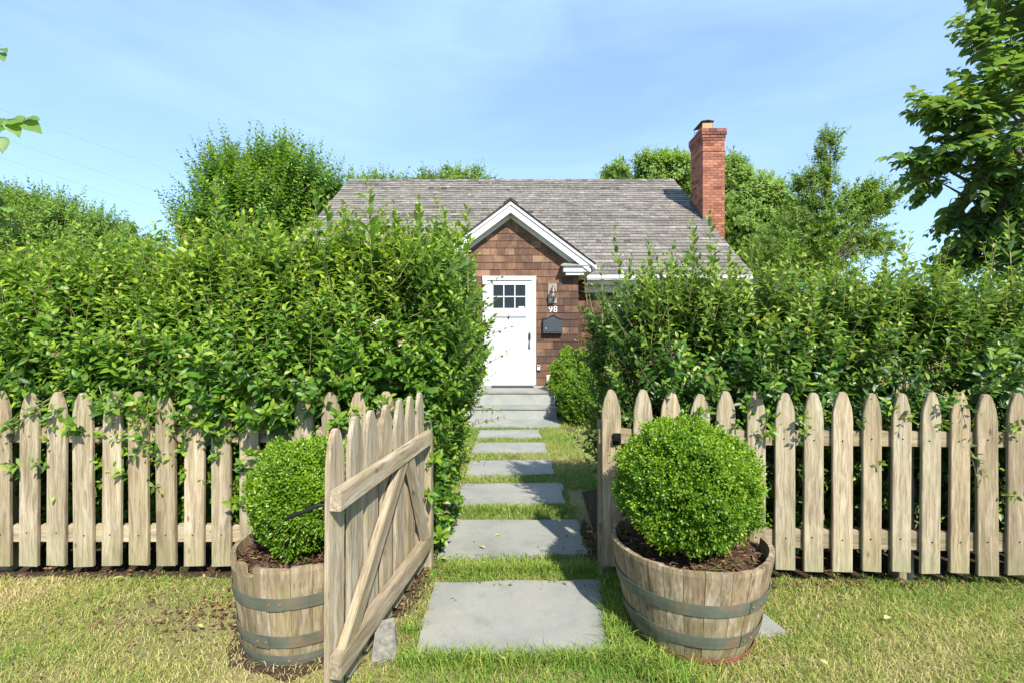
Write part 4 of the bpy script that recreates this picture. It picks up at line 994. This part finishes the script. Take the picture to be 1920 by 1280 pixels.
    for (tx, ty, Y, ln, sz) in tall:
        tip = np.array(px(tx, ty, Y)); lean = rg.normal(0, .07, 2)
        base = tip-np.array([lean[0], lean[1], 1])*ln*.98
        Lf, C = shoot(base[None], np.array([[lean[0], lean[1], .95]]), [ln], max(6, int(ln/.040)), [sz*1.15], rg, a0=12, a1=62, bend=.04, t0=.12, tint0=.42, tipt=.6, jit=.16, tips=.55)
        so = tubes('shoot', C, np.array([[.005, .0045, .004, .003, .0016]]), M['stem'], t, 5)
        ax, no = nrm(Lf[1]), Lf[2]; xx = nrm(np.cross(ax, no)); zz = np.cross(xx, ax)
        for k in range(len(ax)):
            s = Lf[3][k]; m_ = Matrix(((xx[k][0]*s, ax[k][0]*s, zz[k][0]*s, Lf[0][k][0]), (xx[k][1]*s, ax[k][1]*s, zz[k][1]*s, Lf[0][k][1]), (xx[k][2]*s, ax[k][2]*s, zz[k][2]*s, Lf[0][k][2]), (0, 0, 0, 1)))
            data_obj('leaf', lm[int(min(5, max(0, (Lf[4][k]-.25)/.13)))], so, m_)
    return t
def wob(x, a, b_, c_): return .5*np.sin(x*a)+.3*np.sin(x*b_+1.3)+.2*np.sin(x*c_+2.1)
HL = lambda x: 1.80+.08*wob(x, 2.3, 5.1, 9.7)+.22*np.clip((x+2.1)/1.2, 0, 1)*np.clip((-.25-x)/.2, 0, 1)
HRt = lambda x: 1.60+.06*wob(x, 2.7, 4.7, 11.)+.03*np.clip((1.7-x)/.5, 0, 1)
def YFL(x, z): return 3.10+.05*wob(x, 5, 9, 15)+np.clip(.95-z, 0, 1)*.22-.15*np.exp(-((z-1.15)/.2)**2)*np.exp(-((x+1.55)/.55)**4)+.06*(np.abs(x+1.55)>.8)+.62*np.clip(z-1.22, 0, 1)
def YFR(x, z): return 3.04+.05*wob(x+3, 5, 9, 15)+np.clip(.95-z, 0, 1)*.3-.08*np.exp(-((z-1.15)/.2)**2)*np.exp(-((x-1.2)/.5)**4)+.50*np.clip(z-1.2, 0, 1)
XEL = lambda z, y: -.39-.30*np.clip(.95-z, 0, 1)+.05*np.sin(y*7)+.05*np.sin(z*6)
XER = lambda z, y: .73+.12*np.clip(.8-z, 0, 1)+.04*np.sin(y*6)
tallL = [(690, 350, 3.45, .62, .118), (590, 362, 3.5, .5, .11), (615, 380, 3.6, .42, .10), (786, 386, 3.5, .5, .108), (832, 402, 3.7, .42, .10), (876, 402, 3.5, .46, .10), (405, 348, 3.6, .58, .105), (455, 412, 3.5, .42, .105), (740, 408, 3.6, .38, .10), (200, 436, 3.5, .42, .10), (512, 406, 3.6, .38, .10)]
tallR = [(1152, 440, 3.5, .52, .085), (1216, 456, 3.55, .48, .085), (1298, 428, 3.5, .52, .09), (1331, 412, 3.4, .62, .09), (1405, 458, 3.5, .46, .09), (1890, 412, 3.35, .5, .095), (1660, 452, 3.7, .44, .085), (1692, 446, 3.7, .46, .085), (1560, 486, 3.45, .38, .085), (1182, 488, 3.5, .4, .08), (1262, 476, 3.5, .4, .085), (1368, 478, 3.5, .4, .085), (1128, 500, 3.45, .34, .065), (1480, 474, 3.6, .4, .085)]
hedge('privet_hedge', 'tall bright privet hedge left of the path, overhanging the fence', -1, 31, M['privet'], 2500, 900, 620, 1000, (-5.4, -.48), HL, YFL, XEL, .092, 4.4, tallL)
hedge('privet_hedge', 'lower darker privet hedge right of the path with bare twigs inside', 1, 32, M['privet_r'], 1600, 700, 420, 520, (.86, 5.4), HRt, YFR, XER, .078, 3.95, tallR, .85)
# sprays poking through and over the fences
def spray(label, pts, seed, mt, leaf):
    rg = np.random.default_rng(seed); t = thing('privet_spray', label, 'branch', pts[0][0], 'privet sprays growing through the fences')
    b_ = np.array([p[0] for p in pts]); d = np.array([p[1] for p in pts]); L_ = np.array([p[2] for p in pts])
    Lf, C = shoot(b_, d, L_, 7, np.full(len(pts), leaf), rg, a0=10, a1=45, bend=.02, tint0=.45, tipt=.45)
    leaves('foliage', 'oval', Lf, mt, t, 1.1)
    for c_ in C: tubes('stem', c_[None], np.array([[.0035, .0035, .003, .0025, .0012]]), M['stem'], t, 4)
def sp_(x, y, Y, dx, dy, dz, ln): p = px(x, y, Y); return ((p.x, p.y, p.z), (dx, dy, dz), ln)
spray('privet spray hanging over the pickets at the far left', [sp_(105, 740, 3.0, -.4, -.3, -.35, .3), sp_(85, 760, 3.02, -.5, -.5, -.5, .24)], 51, M['privet'], .06)
spray('privet spray across two pickets in the middle of the left fence', [sp_(240, 870, 3.05, .8, -.35, -.35, .34), sp_(225, 900, 3.05, .5, -.2, .2, .15)], 52, M['privet'], .06)
spray('privet spray drooping over the left fence beside the white streaked picket', [sp_(190, 735, 3.0, .5, -.4, -.45, .28), sp_(280, 740, 3.02, .3, -.45, -.3, .2), sp_(330, 740, 3.0, -.4, -.4, -.5, .22)], 53, M['privet'], .06)
spray('privet spray hanging down between pickets near the right end of the right fence', [sp_(1805, 790, 2.84, .12, -.12, -.9, .36), sp_(1800, 815, 2.84, .3, -.2, -.7, .25)], 54, M['privet_r'], .055)
spray('privet spray reaching over the last pickets in view on the right', [sp_(1925, 800, 2.84, -.6, -.3, .1, .2), sp_(1925, 930, 2.84, -.6, -.25, .1, .22), sp_(1900, 850, 2.86, .4, -.3, -.5, .2)], 55, M['privet_r'], .055)
spray('privet spray draped over the right fence beside the boxwood ball', [sp_(1320, 740, 2.95, .2, -.35, -.6, .24), sp_(1470, 750, 2.93, .3, -.4, -.5, .22), sp_(1440, 870, 2.95, .5, -.2, .1, .12), sp_(1505, 875, 2.93, .4, -.2, 0, .12)], 56, M['privet_r'], .06)
spray('privet spray with large leaves over the right fence towards the image edge', [sp_(1740, 730, 2.92, .3, -.4, -.25, .26), sp_(1690, 745, 2.9, -.2, -.5, -.4, .2), sp_(1760, 770, 2.9, -.3, -.45, -.3, .16)], 57, M['privet_r'], .065)
spray('thin privet sprays reaching across the white door from the left hedge', [sp_(890, 545, 4.2, .55, -.1, .25, .3), sp_(885, 640, 4.2, .7, -.1, .25, .36), sp_(880, 700, 4.1, .65, -.1, .35, .36), sp_(885, 760, 4.1, .6, -.1, -.1, .26), sp_(870, 800, 4.0, .75, -.1, .2, .34), sp_(880, 740, 4.3, .6, 0, .5, .3), sp_(840, 850, 3.9, .8, -.1, -.2, .3)], 58, M['privet'], .055)
spray('thin privet sprays beside the mailbox from the right hedge', [sp_(1100, 560, 4.0, -.1, -.1, .8, .22), sp_(1110, 680, 4.0, -.7, -.1, .5, .27), sp_(1105, 640, 4.0, -.3, 0, .7, .22), sp_(1115, 600, 4.1, -.2, 0, .9, .3)], 59, M['privet_r'], .05)

# ------------------------------------------------------------------ trees
def tree(name, label, root, clumps, kind, mt, seed, n_sh, ln, K, leaf, up=.4, trunk_r=.12, shell=.55, group=None, planar=False, droop=0., tint0=.35, tipt=.35, a0=20, a1=50, bend=.1, barkm='bark', wid=1.0, jit=.22, flat=1.0):
    rg = np.random.default_rng(seed); t = thing(name, label, 'tree', root, group)
    cl = np.array(clumps, float); w = cl[:, 3]**1.6; idx = rg.choice(len(cl), n_sh, p=w/w.sum())
    d = nrm(rg.normal(0, 1, (n_sh, 3))); c = cl[idx, :3]; R_ = cl[idx, 3]
    rr = R_*(shell+(1-shell)*rg.random(n_sh)**.6)
    base = c+d*rr[:, None]*np.array([1, 1, flat])
    cc = cl[:, :3].mean(0); outw = nrm(base-(cc*.6+c*.4))
    dirv = outw*(1-up)+np.array([0, 0, up])+rg.normal(0, .25, d.shape)
    Lf, C = shoot(base, dirv, ln*rg.uniform(.6, 1.25, n_sh), K, leaf*rg.uniform(.75, 1.2, n_sh), rg, a0=a0, a1=a1, bend=bend, planar=planar, droop=droop, tint0=tint0, tipt=tipt, jit=jit)
    leaves('crown', kind, Lf, mt, t, wid)
    tw = tubes('twigs', C, np.repeat(np.array([[1, .8, .6, .45, .3]]), n_sh, 0)*leaf*.05, M[barkm], t, 3); tag(tw, kind='stuff')
    # trunk and limbs
    root = np.array(root, float); top = cl[np.argmax(cl[:, 2]), :3]; fork = root*np.array([.75, .75, 0])+cc*np.array([.25, .25, 0])+np.array([0, 0, root[2]+(cl[:, 2].min()-root[2])*.6])
    seg = [root+(fork-root)*k/4+np.array([.04*math.sin(k*2.1), .03*math.cos(k*1.7), 0])*k for k in range(5)]
    seg += [fork+(top-fork)*k/4+rg.normal(0, .05, 3) for k in range(1, 5)]
    rad = [trunk_r*q for q in (1.25, 1, .92, .86, .8, .6, .42, .25, .08)]
    tubes('trunk', np.array(seg)[None], np.array(rad)[None], M[barkm], t, 10)
    P = []
    for q in cl:
        k = rg.uniform(0, .6); s = fork+(top-fork)*k*np.clip((q[2]-fork[2])/max(.1, top[2]-fork[2]), 0, 1); e = q[:3]
        mid_ = (s+e)/2+np.array([0, 0, .08*np.linalg.norm(e-s)]); P.append([s, s*.5+mid_*.5, mid_, mid_*.4+e*.6, e])
    lm_ = tubes('limbs', np.array(P), np.repeat(np.array([[.45, .36, .27, .17, .06]])*trunk_r, len(P), 0), M[barkm], t, 6); tag(lm_, kind='stuff')
    return t
def low(cl, d, Y): return [(c[0], c[1], c[2]-d/F*Y, c[3]) for c in cl]
def blob(x0, y0, Y, rpx, dy=0): p = px(x0, y0, Y+dy); return (p.x, p.y, p.z, rpx/F*(Y+dy))
# crape myrtle-like shrub tree left of the house
cl = [blob(500, 350, 17, 62), blob(430, 345, 17, 50, -.6), blob(560, 335, 17, 52), blob(400, 405, 17, 45, -.8), blob(470, 400, 17, 70, -1), blob(560, 410, 17, 60, .3), blob(600, 360, 17, 30, .5), blob(520, 300, 17, 40, .4), blob(450, 305, 17, 36),
      blob(375, 430, 17, 28), blob(480, 470, 17, 80), blob(590, 330, 17, 28, .8), blob(410, 320, 17, 24)]
tree('flowering_shrub_tree', 'rounded upright-shooting green tree left of the grey roof', (-8.9, 17, 0), low(cl, 40, 17), 'small', M['myrtle'], 61, 1700, 1.05, 14, .21, up=.66, trunk_r=.14, a0=0, a1=38, bend=.25, tint0=.46, tipt=.45, jit=.12)
# linden at the right edge
cl = []
for (x0, y0, Y, rp) in ((1905, 30, 4.9, 50), (1960, -60, 5, 120), (1885, 120, 4.9, 50), (1830, 85, 4.9, 20), (1850, 180, 4.8, 50), (1785, 215, 4.9, 38), (1735, 205, 5, 20), (1810, 280, 5, 50), (1750, 295, 5, 32), (1715, 292, 5, 14), (1890, 260, 4.7, 75), (1980, 200, 4.9, 120), (1830, 345, 5, 46), (1745, 340, 5, 18), (1900, 385, 4.9, 70),
                        (1830, 405, 5.1, 38), (1775, 395, 5.2, 18), (2020, 360, 5, 140), (1880, 455, 5.1, 56), (1800, 455, 5.2, 26), (2100, 60, 5.2, 110), (2150, 300, 5.4, 110), (2060, -220, 5.2, 110), (2000, 470, 5.2, 80), (1760, 468, 5.3, 18)):
    cl.append(blob(x0+14, y0, Y, rp))
tree('linden_tree', 'large-leaved dark green tree at the right edge rising out of the frame', (6.9, 5.4, 0), cl, 'heart', M['linden'], 62, 1150, .34, 6, .122, up=.02, trunk_r=.09, shell=.35, planar=True, droop=.30, tint0=.36, tipt=.3, a0=8, a1=35, bend=-.05, flat=.8)
# linden out of frame at the left, a few sprays reach in
cl = [(-7.9, 5.0, 4.4, 1.7), (-7.6, 5.2, 3.3, 1.3), (-8.4, 5.2, 5.6, 1.7), (-7.0, 4.7, 3.6, .75)]+[blob(-22, 385, 4.6, 20), blob(-20, 425, 4.6, 18), blob(-34, 350, 4.6, 14)]
tree('linden_tree', 'tree beyond the left edge with a few large leaves reaching into view', (-8.2, 5.3, 0), cl, 'heart', M['linden'], 63, 480, .34, 6, .135, up=.02, trunk_r=.15, shell=.2, planar=True, droop=.25, tint0=.45, tipt=.3, a0=8, a1=35, bend=-.05)
t = bpy.data.objects['linden_tree.001']
OUT = [(0, .05), (.16, -.03), (.3, .0), (.40, .12), (.44, .27), (.42, .42), (.36, .56), (.27, .70), (.16, .84), (.06, .96), (0, 1.06)]
TV = [(0, y, -.10*y*y) for x, y in OUT]+[(x*(1+.05*(i % 2)), y, .16*x-.12*y*y+.02*math.sin(i*2.)) for i, (x, y) in enumerate(OUT)]+[(-x*(1+.05*(i % 2)), y, .16*x-.12*y*y+.02*math.cos(i*2.)) for i, (x, y) in enumerate(OUT)]
TF = []
for i in range(10):
    TF += [(i, 11+i, 11+i+1), (i, 11+i+1, i+1), (i, 22+i+1, 22+i), (i, i+1, 22+i+1)]
TV, TF = np.array(TV), np.array(TF)
P = [tuple(px(a, b_, 4.62)) for a, b_ in ((-60, 222), (-20, 222), (18, 224), (48, 226), (60, 224))]
tubes('twig', np.array([P]), np.array([[.006, .005, .004, .003, .002]]), M['bark'], t, 5)
P = [tuple(px(a, b_, 4.7)) for a, b_ in ((-50, 92), (-30, 93), (-10, 96), (2, 99), (10, 101))]
tubes('twig', np.array([P]), np.array([[.005, .004, .004, .003, .002]]), M['bark'], t, 5)
for (bx, by, tx, ty, nx, nz, ti) in ((46, 226, 6, 234, .1, .6, .62), (50, 222, 80, 226, .1, .9, .5), (48, 228, 82, 250, -.2, .5, .58), (20, 226, 42, 258, .1, .5, .66), (12, 228, -6, 256, .2, .4, .45), (2, 258, 12, 288, .5, .3, .5),
                                     (4, 92, 20, 102, .1, .7, .4), (2, 100, 14, 118, .2, .5, .5), (-4, 90, 6, 86, 0, .8, .5)):
    A = px(bx, by, 4.62); B = px(tx, ty, 4.62); ax = (B-A)+Vector((0, -.04, 0)); L_ = ax.length; ax = ax.normalized()
    no = Vector((nx, -.75, nz)); xx = ax.cross(no).normalized(); zz = xx.cross(ax); m_ = Matrix((xx*L_*.8, ax*L_, zz*L_)).transposed().to_4x4(); m_.translation = A
    data_obj('leaf', tri_mesh('leaf', TV, TF, np.full(len(TV), ti), M['linden']), t, m_)
# locust trees behind the house
G = 'leafy trees behind the house'
cl = [blob(1165, 312, 24, 32), blob(1215, 300, 24, 36), blob(1265, 300, 24, 40), blob(1285, 335, 24, 48), blob(1230, 345, 24, 50), blob(1150, 330, 24, 26), blob(1190, 365, 24, 60), blob(1270, 400, 24, 70), blob(1240, 290, 24, 24)]
tree('locust_tree', 'feathery light green tree behind the roof, left of the chimney', (7.2, 24, 0), [(c[0], c[1], c[2]-.55, c[3]*.66) for c in cl], 'dot', M['locust'], 64, 1200, .62, 8, .27, up=.1, trunk_r=.25, shell=.3, group=G, droop=.25, a0=0, a1=40, tint0=.5)
cl = [blob(1375, 330, 22, 46), blob(1400, 365, 22, 58), blob(1370, 400, 22, 60), blob(1430, 360, 22, 44), blob(1400, 440, 22, 75), blob(1460, 400, 22, 50), blob(1440, 470, 22, 70), blob(1375, 470, 22, 60), blob(1380, 305, 22, 26), blob(1500, 460, 22, 60)]
tree('locust_tree', 'feathery light green tree right of the chimney', (10.6, 22, 0), [(c[0], c[1], c[2]-.4, c[3]*.78) for c in cl], 'dot', M['locust'], 65, 2500, .62, 8, .25, up=.1, trunk_r=.25, shell=.3, group=G, droop=.25, a0=0, a1=40, tint0=.55)
cl = [blob(675, 340, 27, 22), blob(720, 338, 27, 20), blob(745, 340, 27, 18), blob(700, 365, 27, 40)]
tree('ridge_tree', 'tree top just showing above the left part of the roof ridge', (-7.6, 27, 0), low(cl, 22, 27), 'dot', M['locust'], 66, 420, .8, 7, .28, up=.2, trunk_r=.2, shell=.3, group=G, tint0=.4)
cl = [blob(790, 335, 27, 18), blob(812, 322, 27, 14), blob(850, 325, 27, 22), blob(885, 325, 27, 18), blob(905, 335, 27, 14), blob(850, 360, 27, 45), blob(930, 342, 27, 9)]
tree('ridge_tree', 'dull green tree top just showing above the middle of the roof ridge', (-3.4, 27, 0), low(cl, 20, 27), 'dot', M['slender'], 67, 520, .8, 7, .28, up=.0, trunk_r=.2, shell=.3, group=G, droop=.3, tint0=.5)
# slender tree between chimney and linden
cl = [blob(1556, 268, 12, 17), blob(1552, 300, 12, 24), blob(1545, 340, 12, 26), blob(1518, 345, 12, 18), blob(1500, 352, 12, 14), blob(1540, 385, 12, 42), blob(1600, 380, 12, 22), blob(1625, 362, 12, 18), blob(1655, 372, 12, 16), blob(1680, 366, 12, 9), blob(1620, 400, 12, 26), blob(1650, 395, 12, 12),
      blob(1560, 430, 12, 46), blob(1500, 420, 12, 36), blob(1620, 450, 12, 34), blob(1540, 480, 12, 60), blob(1650, 455, 12, 20), blob(1470, 470, 12, 50)]
tree('slender_tree', 'slender small-leaved tree with a spire top and a long right branch', (7.9, 12, 0), cl, 'dot', M['slender'], 68, 1500, .32, 8, .105, up=.25, trunk_r=.09, shell=.1, tint0=.38, a0=15, a1=45, droop=.15)
# far trees at the left
cl = [blob(20, 395, 24, 55), blob(75, 395, 24, 48), blob(130, 410, 24, 48), blob(180, 425, 24, 42), blob(225, 445, 24, 36), blob(265, 460, 24, 30), blob(90, 440, 24, 70), blob(180, 470, 24, 60), blob(10, 440, 24, 80), blob(-60, 400, 24, 80), blob(45, 372, 24, 26), blob(290, 475, 24, 26)]
tree('far_tree', 'broad soft green tree beyond the hedge at the far left', (-22, 24, 0), low(cl, 26, 24), 'dot', M['far'], 69, 3600, .9, 8, .22, up=.3, trunk_r=.25, shell=.3, tint0=.45)
def conifer(label, x0, y0, Y, seed):
    rg = np.random.default_rng(seed); tip = np.array(px(x0, y0, Y)); t = thing('conifer_tree', label, 'tree', (tip[0], tip[1], 0), 'small far conifers'); q = 420
    f = rg.random(q)**.6; a = rg.uniform(0, 2*np.pi, q); hgt = tip[2]; z = tip[2]*(1-f*.9); rr = .1+f*1.1*rg.uniform(.5, 1, q)
    base = np.stack([tip[0]+.4*rr*np.cos(a), tip[1]+.4*rr*np.sin(a), z], 1); d = np.stack([np.cos(a), np.sin(a), np.full(q, .35)], 1)
    Lf, C = shoot(base, d, rr*.7, 7, np.full(q, .16), rg, a0=20, a1=55, tint0=.5)
    leaves('crown', 'dot', Lf, M['far'], t, .7)
    tubes('trunk', np.array([[[tip[0], tip[1], 0], [tip[0], tip[1], tip[2]*.5], [tip[0], tip[1], tip[2]-.05]]]), np.array([[.12, .08, .01]]), M['bark'], t, 8)
conifer('small pointed conifer tip above the left hedge', 245, 412, 20, 71)
conifer('second small conifer tip above the left hedge, left of the shrub tree', 308, 432, 20, 72)

# low woodland far behind, closing the horizon
rgw = np.random.default_rng(140); q = 9000
xw = np.concatenate([rgw.uniform(-60, -9, q//2), rgw.uniform(11, 60, q//2)]); yw = rgw.uniform(33, 40, q); zw = rgw.uniform(0, 1, q)**.8*(4.5+1.0*np.sin(xw*.5)+.6*np.sin(xw*1.3))
aw = rgw.normal(0, 1, (q, 3)); aw[:, 2] = np.abs(aw[:, 2]); nw = rgw.normal(0, 1, (q, 3)); nw[:, 1] -= .8
leaves('far_woodland', 'dot', (np.stack([xw, yw, zw], 1), aw, nw, rgw.uniform(.7, 1.3, q), np.clip(rgw.normal(.35, .15, q), 0, 1)), M['far'], None)
tag(bpy.data.objects['far_woodland'], 'low green woodland far behind the house and hedges', 'woodland', kind='stuff')

# utility wires
for i, (a, b_) in enumerate((((-260, 165), (700, 490)), ((-260, 205), (640, 500)), ((-200, 130), (760, 470)))):
    pa, pb = px(a[0], a[1], 30), px(b_[0], b_[1], 42); P = []
    for k in range(17):
        t = k/16; q = pa.lerp(pb, t); q.z -= .55*4*t*(1-t)*.5; P.append(tuple(q))
    o = tubes('utility_wire', np.array([P]), np.full((1, 17), .0055), M['wire'], None, 5)
    tag(o, ('upper', 'lowest', 'faintest topmost')[i]+' thin utility wire crossing the sky at the left', 'wire', 'utility wires')

# ------------------------------------------------------------------ grass and litter
def inside(poly, x, y, grow=0.0):
    P = np.array(poly); c = P.mean(0); P = c+(P-c)*(1+grow); ok = np.ones(len(x), bool); n_ = len(P); s = None
    for i in range(n_):
        a, b_ = P[i], P[(i+1) % n_]; ok &= ((b_[0]-a[0])*(y-a[1])-(b_[1]-a[1])*(x-a[0])) > 0
    return ok
def vnoise(x, y, seed):
    r = np.random.default_rng(seed); s = np.zeros_like(x)
    for k in range(9):
        a = r.uniform(0, 6.28); f = r.uniform(1.2, 9); s += np.sin((x*math.cos(a)+y*math.sin(a))*f+r.uniform(0, 6))/(.8+f*.18)
    return s/3.2
def grass(name, xr, yr, n_, hgt, seed, green, wmul=1.0):
    rg = np.random.default_rng(seed); x = rg.uniform(*xr, n_); y = rg.uniform(*yr, n_)
    keep = np.ones(n_, bool)
    for P in SLABW: keep &= ~inside(P, x, y, -.03)
    for cx, cy, R_ in ((-1.045, 2.455, .285), (.905, 2.46, .285)): keep &= (x-cx)**2+(y-cy)**2 > R_**2
    nb = vnoise(x, y, 77); nf = vnoise(x*3.1, y*3.1, 78)
    bare = np.clip(np.exp(-(((x+1.75)/.5)**2+((y-2.55)/.25)**2))*1.0+np.exp(-(((x+1.06)/.42)**2+((y-2.3)/.32)**2))*.8+np.exp(-(((x-.63)/.1)**2+((y-2.1)/.1)**2))*1.2+np.exp(-(((x+.62)/.16)**2+((y-2.7)/.5)**2))*.8, 0, 1)
    keep &= rg.random(n_) < np.clip(.80+.35*nf-bare*.75, .12, 1)
    keep &= ~((y > 2.93) & (y < 4.6) & (np.abs(x) > .52) & (rg.random(n_) < .96))
    x, y, nb, nf, bare = x[keep], y[keep], nb[keep], nf[keep], bare[keep]; n_ = len(x)
    g = green(x, y); ti = np.clip(g+.34*nb+.12*nf-bare*.25+rg.normal(0, .16, n_), 0, 1)
    dead = rg.random(n_) < np.clip(.34-.45*(g-.3), .03, .4); ti[dead] = rg.uniform(0, .28, dead.sum())
    h_ = hgt*rg.uniform(.45, 1.25, n_)*(.75+.5*np.clip(g, 0, 1))*(1-.3*bare); lean = rg.normal(0, .85, (n_, 2)); lean[dead] *= 1.8; h_[dead] *= .7
    a = rg.uniform(0, np.pi, n_); w = rg.uniform(.0010, .0022, n_)*wmul
    wx = np.stack([np.cos(a)*w, np.sin(a)*w, np.zeros(n_)], 1); p = np.stack([x, y, np.full(n_, .0)], 1)
    m1 = p+np.stack([lean[:, 0]*.25, lean[:, 1]*.25, np.full(n_, .55)], 1)*h_[:, None]
    tp = p+np.stack([lean[:, 0]*.85, lean[:, 1]*.85, np.clip(.98-.22*np.hypot(lean[:, 0], lean[:, 1]), .12, 1)], 1)*h_[:, None]
    V = np.stack([p-wx, p+wx, m1+wx*.8, m1-wx*.8, tp], 1).reshape(-1, 3)
    T = (np.array([(0, 1, 2), (0, 2, 3), (3, 2, 4)])[None]+(np.arange(n_)*5)[:, None, None]).reshape(-1, 3)
    return data_obj(name, tri_mesh(name, V, T, np.repeat(ti, 5), M['grass'], False))
def gfront(x, y): return np.clip(.50+.10*(x > 0)+.42*np.exp(-((np.abs(x-.1)-.42)/.36)**2*1.2)*(y > 1.6)+.1*(y < 1.9), 0, .9)
def gback(x, y): return np.clip(.72+.08*np.sin(y*3), 0, 1)
tag(grass('grass', (-4.2, 4.2), (1.35, 3.05), 250000, .040, 91, gfront), 'patchy half-dry lawn grass in front of the picket fence', 'grass', kind='stuff')
tag(grass('grass', (-.75, .85), (2.9, 8.4), 60000, .05, 92, gback, 1.3), 'green lawn grass growing between the stepping stones', 'grass', kind='stuff')
tag(grass('grass', (.8, 6.5), (4.4, 9.5), 26000, .08, 93, gback, 2.6), 'green lawn grass behind the right hedge', 'grass', kind='stuff')
# longer grass along the slab edges and round the right tub
def tufts(spots, seed):
    rg = np.random.default_rng(seed); X = []; Y = []
    for x, y, s, q in spots: X.append(rg.normal(x, s, q)); Y.append(rg.normal(y, s*.6, q))
    return np.concatenate(X), np.concatenate(Y)
def long_grass(name, spots, hgt, seed):
    x, y = tufts(spots, seed); rg = np.random.default_rng(seed+1); keep = np.ones(len(x), bool)
    for P in SLABW: keep &= ~inside(P, x, y, -.02)
    keep &= (x-.905)**2+(y-2.455)**2 > .285**2
    x, y = x[keep], y[keep]; n_ = len(x); h_ = hgt*rg.uniform(.5, 1.3, n_); ln = rg.normal(0, .6, (n_, 2)); a = rg.uniform(0, np.pi, n_); w = rg.uniform(.0013, .0028, n_)
    wx = np.stack([np.cos(a)*w, np.sin(a)*w, np.zeros(n_)], 1); p = np.stack([x, y, np.zeros(n_)], 1)
    m1 = p+np.stack([ln[:, 0]*.3, ln[:, 1]*.3, np.full(n_, .6)], 1)*h_[:, None]; tp = p+np.stack([ln[:, 0], ln[:, 1], np.clip(.95-.3*np.hypot(ln[:, 0], ln[:, 1]), .1, 1)], 1)*h_[:, None]
    V = np.stack([p-wx, p+wx, m1+wx*.8, m1-wx*.8, tp], 1).reshape(-1, 3); T = (np.array([(0, 1, 2), (0, 2, 3), (3, 2, 4)])[None]+(np.arange(n_)*5)[:, None, None]).reshape(-1, 3)
    ti = np.clip(rg.normal(.7, .14, n_), 0, 1)
    tag(data_obj(name, tri_mesh(name, V, T, np.repeat(ti, 5), M['grass'], False)), 'long green grass along the slab edges and beside the right tub', 'grass', kind='stuff')
sp_l = [(.48+.02*i, 2.2+.11*i, .035, 260) for i in range(7)]+[(-.45+.1*i, 2.17, .04, 150) for i in range(11)]+[(-.35+.09*i, 3.0, .04, 130) for i in range(10)]+[(.6, 2.15, .07, 500), (.72, 2.05, .08, 400), (-.5, 2.4, .03, 80), (.55, 3.0, .05, 200)]+[(-.35+.1*i, 4.02, .05, 90) for i in range(9)]
long_grass('tall_grass', sp_l, .085, 95)

rg = np.random.default_rng(120)
def litter(name, label, spots, seed, s0, s1, t0, t1, zo=.012):
    rg = np.random.default_rng(seed); P = []
    for x, y, sx, sy, q in spots: P.append(np.stack([rg.normal(x, sx, q), rg.normal(y, sy, q), zo+rg.uniform(0, .02, q)], 1))
    P = np.concatenate(P); q = len(P); ax = rg.normal(0, 1, (q, 3)); ax[:, 2] *= .22; no = rg.normal(0, .4, (q, 3)); no[:, 2] += 1
    V, T, t_ = leaf_arrays('small', P, ax, no, rg.uniform(s0, s1, q), rg.uniform(t0, t1, q)); tag(data_obj(name, tri_mesh(name, V, T, t_, M['litter'])), label, 'leaf litter', kind='stuff')
litter('leaf_litter', 'reddish brown leaf litter on the bare lawn patches and under the fence',
       [(-1.7, 2.55, .3, .12, 420), (-1.45, 2.62, .15, .1, 200), (-1.5, 2.95, 1.2, .07, 260), (2.0, 2.85, 1.0, .07, 420), (-.62, 2.75, .1, .3, 160), (-.55, 3.3, .08, .3, 120), (.55, 3.3, .1, .35, 170), (-.5, 3.03, .1, .05, 70), (-2.6, 2.2, .9, .4, 160), (2.2, 2.3, .8, .35, 130), (-3, 3.3, 1.6, .25, 300), (2.8, 3.3, 1.4, .25, 400)], 121, .012, .034, .0, .8)
yl = [(1048, 1010, 'on the second slab near its shaded right end'), (938, 1008, 'on the second slab near its centre'), (900, 1030, 'at the left end of the second slab'), (905, 1065, 'lying in the grass strip between the first two slabs'), (838, 1058, 'in the grass left of the second slab'),
      (1112, 1229, 'at the near right corner of the first slab'), (940, 1250, 'in the grass just below the first slab'), (1170, 985, 'on the soil beside the right gate post'), (232, 1092, 'in the lawn under the left fence'), (370, 1185, 'in the bare lawn left of the left tub'), (1552, 1262, 'in the lawn right of the right tub'), (1670, 1170, 'in the lawn below the right fence')]
for i, (a, b_, w) in enumerate(yl):
    X, Y = gx(a, b_); on = any(inside(P, np.array([X]), np.array([Y]))[0] for P in SLABW); s = .035+.012*(i % 3)
    V, F_ = LEAF['oval']; me = tri_mesh('fallen_leaf', V*np.array([1.3, 1, 1.2]), F_, np.full(len(V), (i % 4)/3), M['yleaf'])
    o = data_obj('fallen_leaf', me, None, Matrix.Translation((X, Y, .027 if on else .04)) @ Matrix.Rotation(i*1.9, 4, 'Z') @ Matrix.Rotation(.2*((i % 3)-1), 4, 'X') @ Matrix.Diagonal((s, s, s, 1)))
    tag(o, 'small yellow fallen leaf '+w, 'leaf', 'fallen yellow leaves')
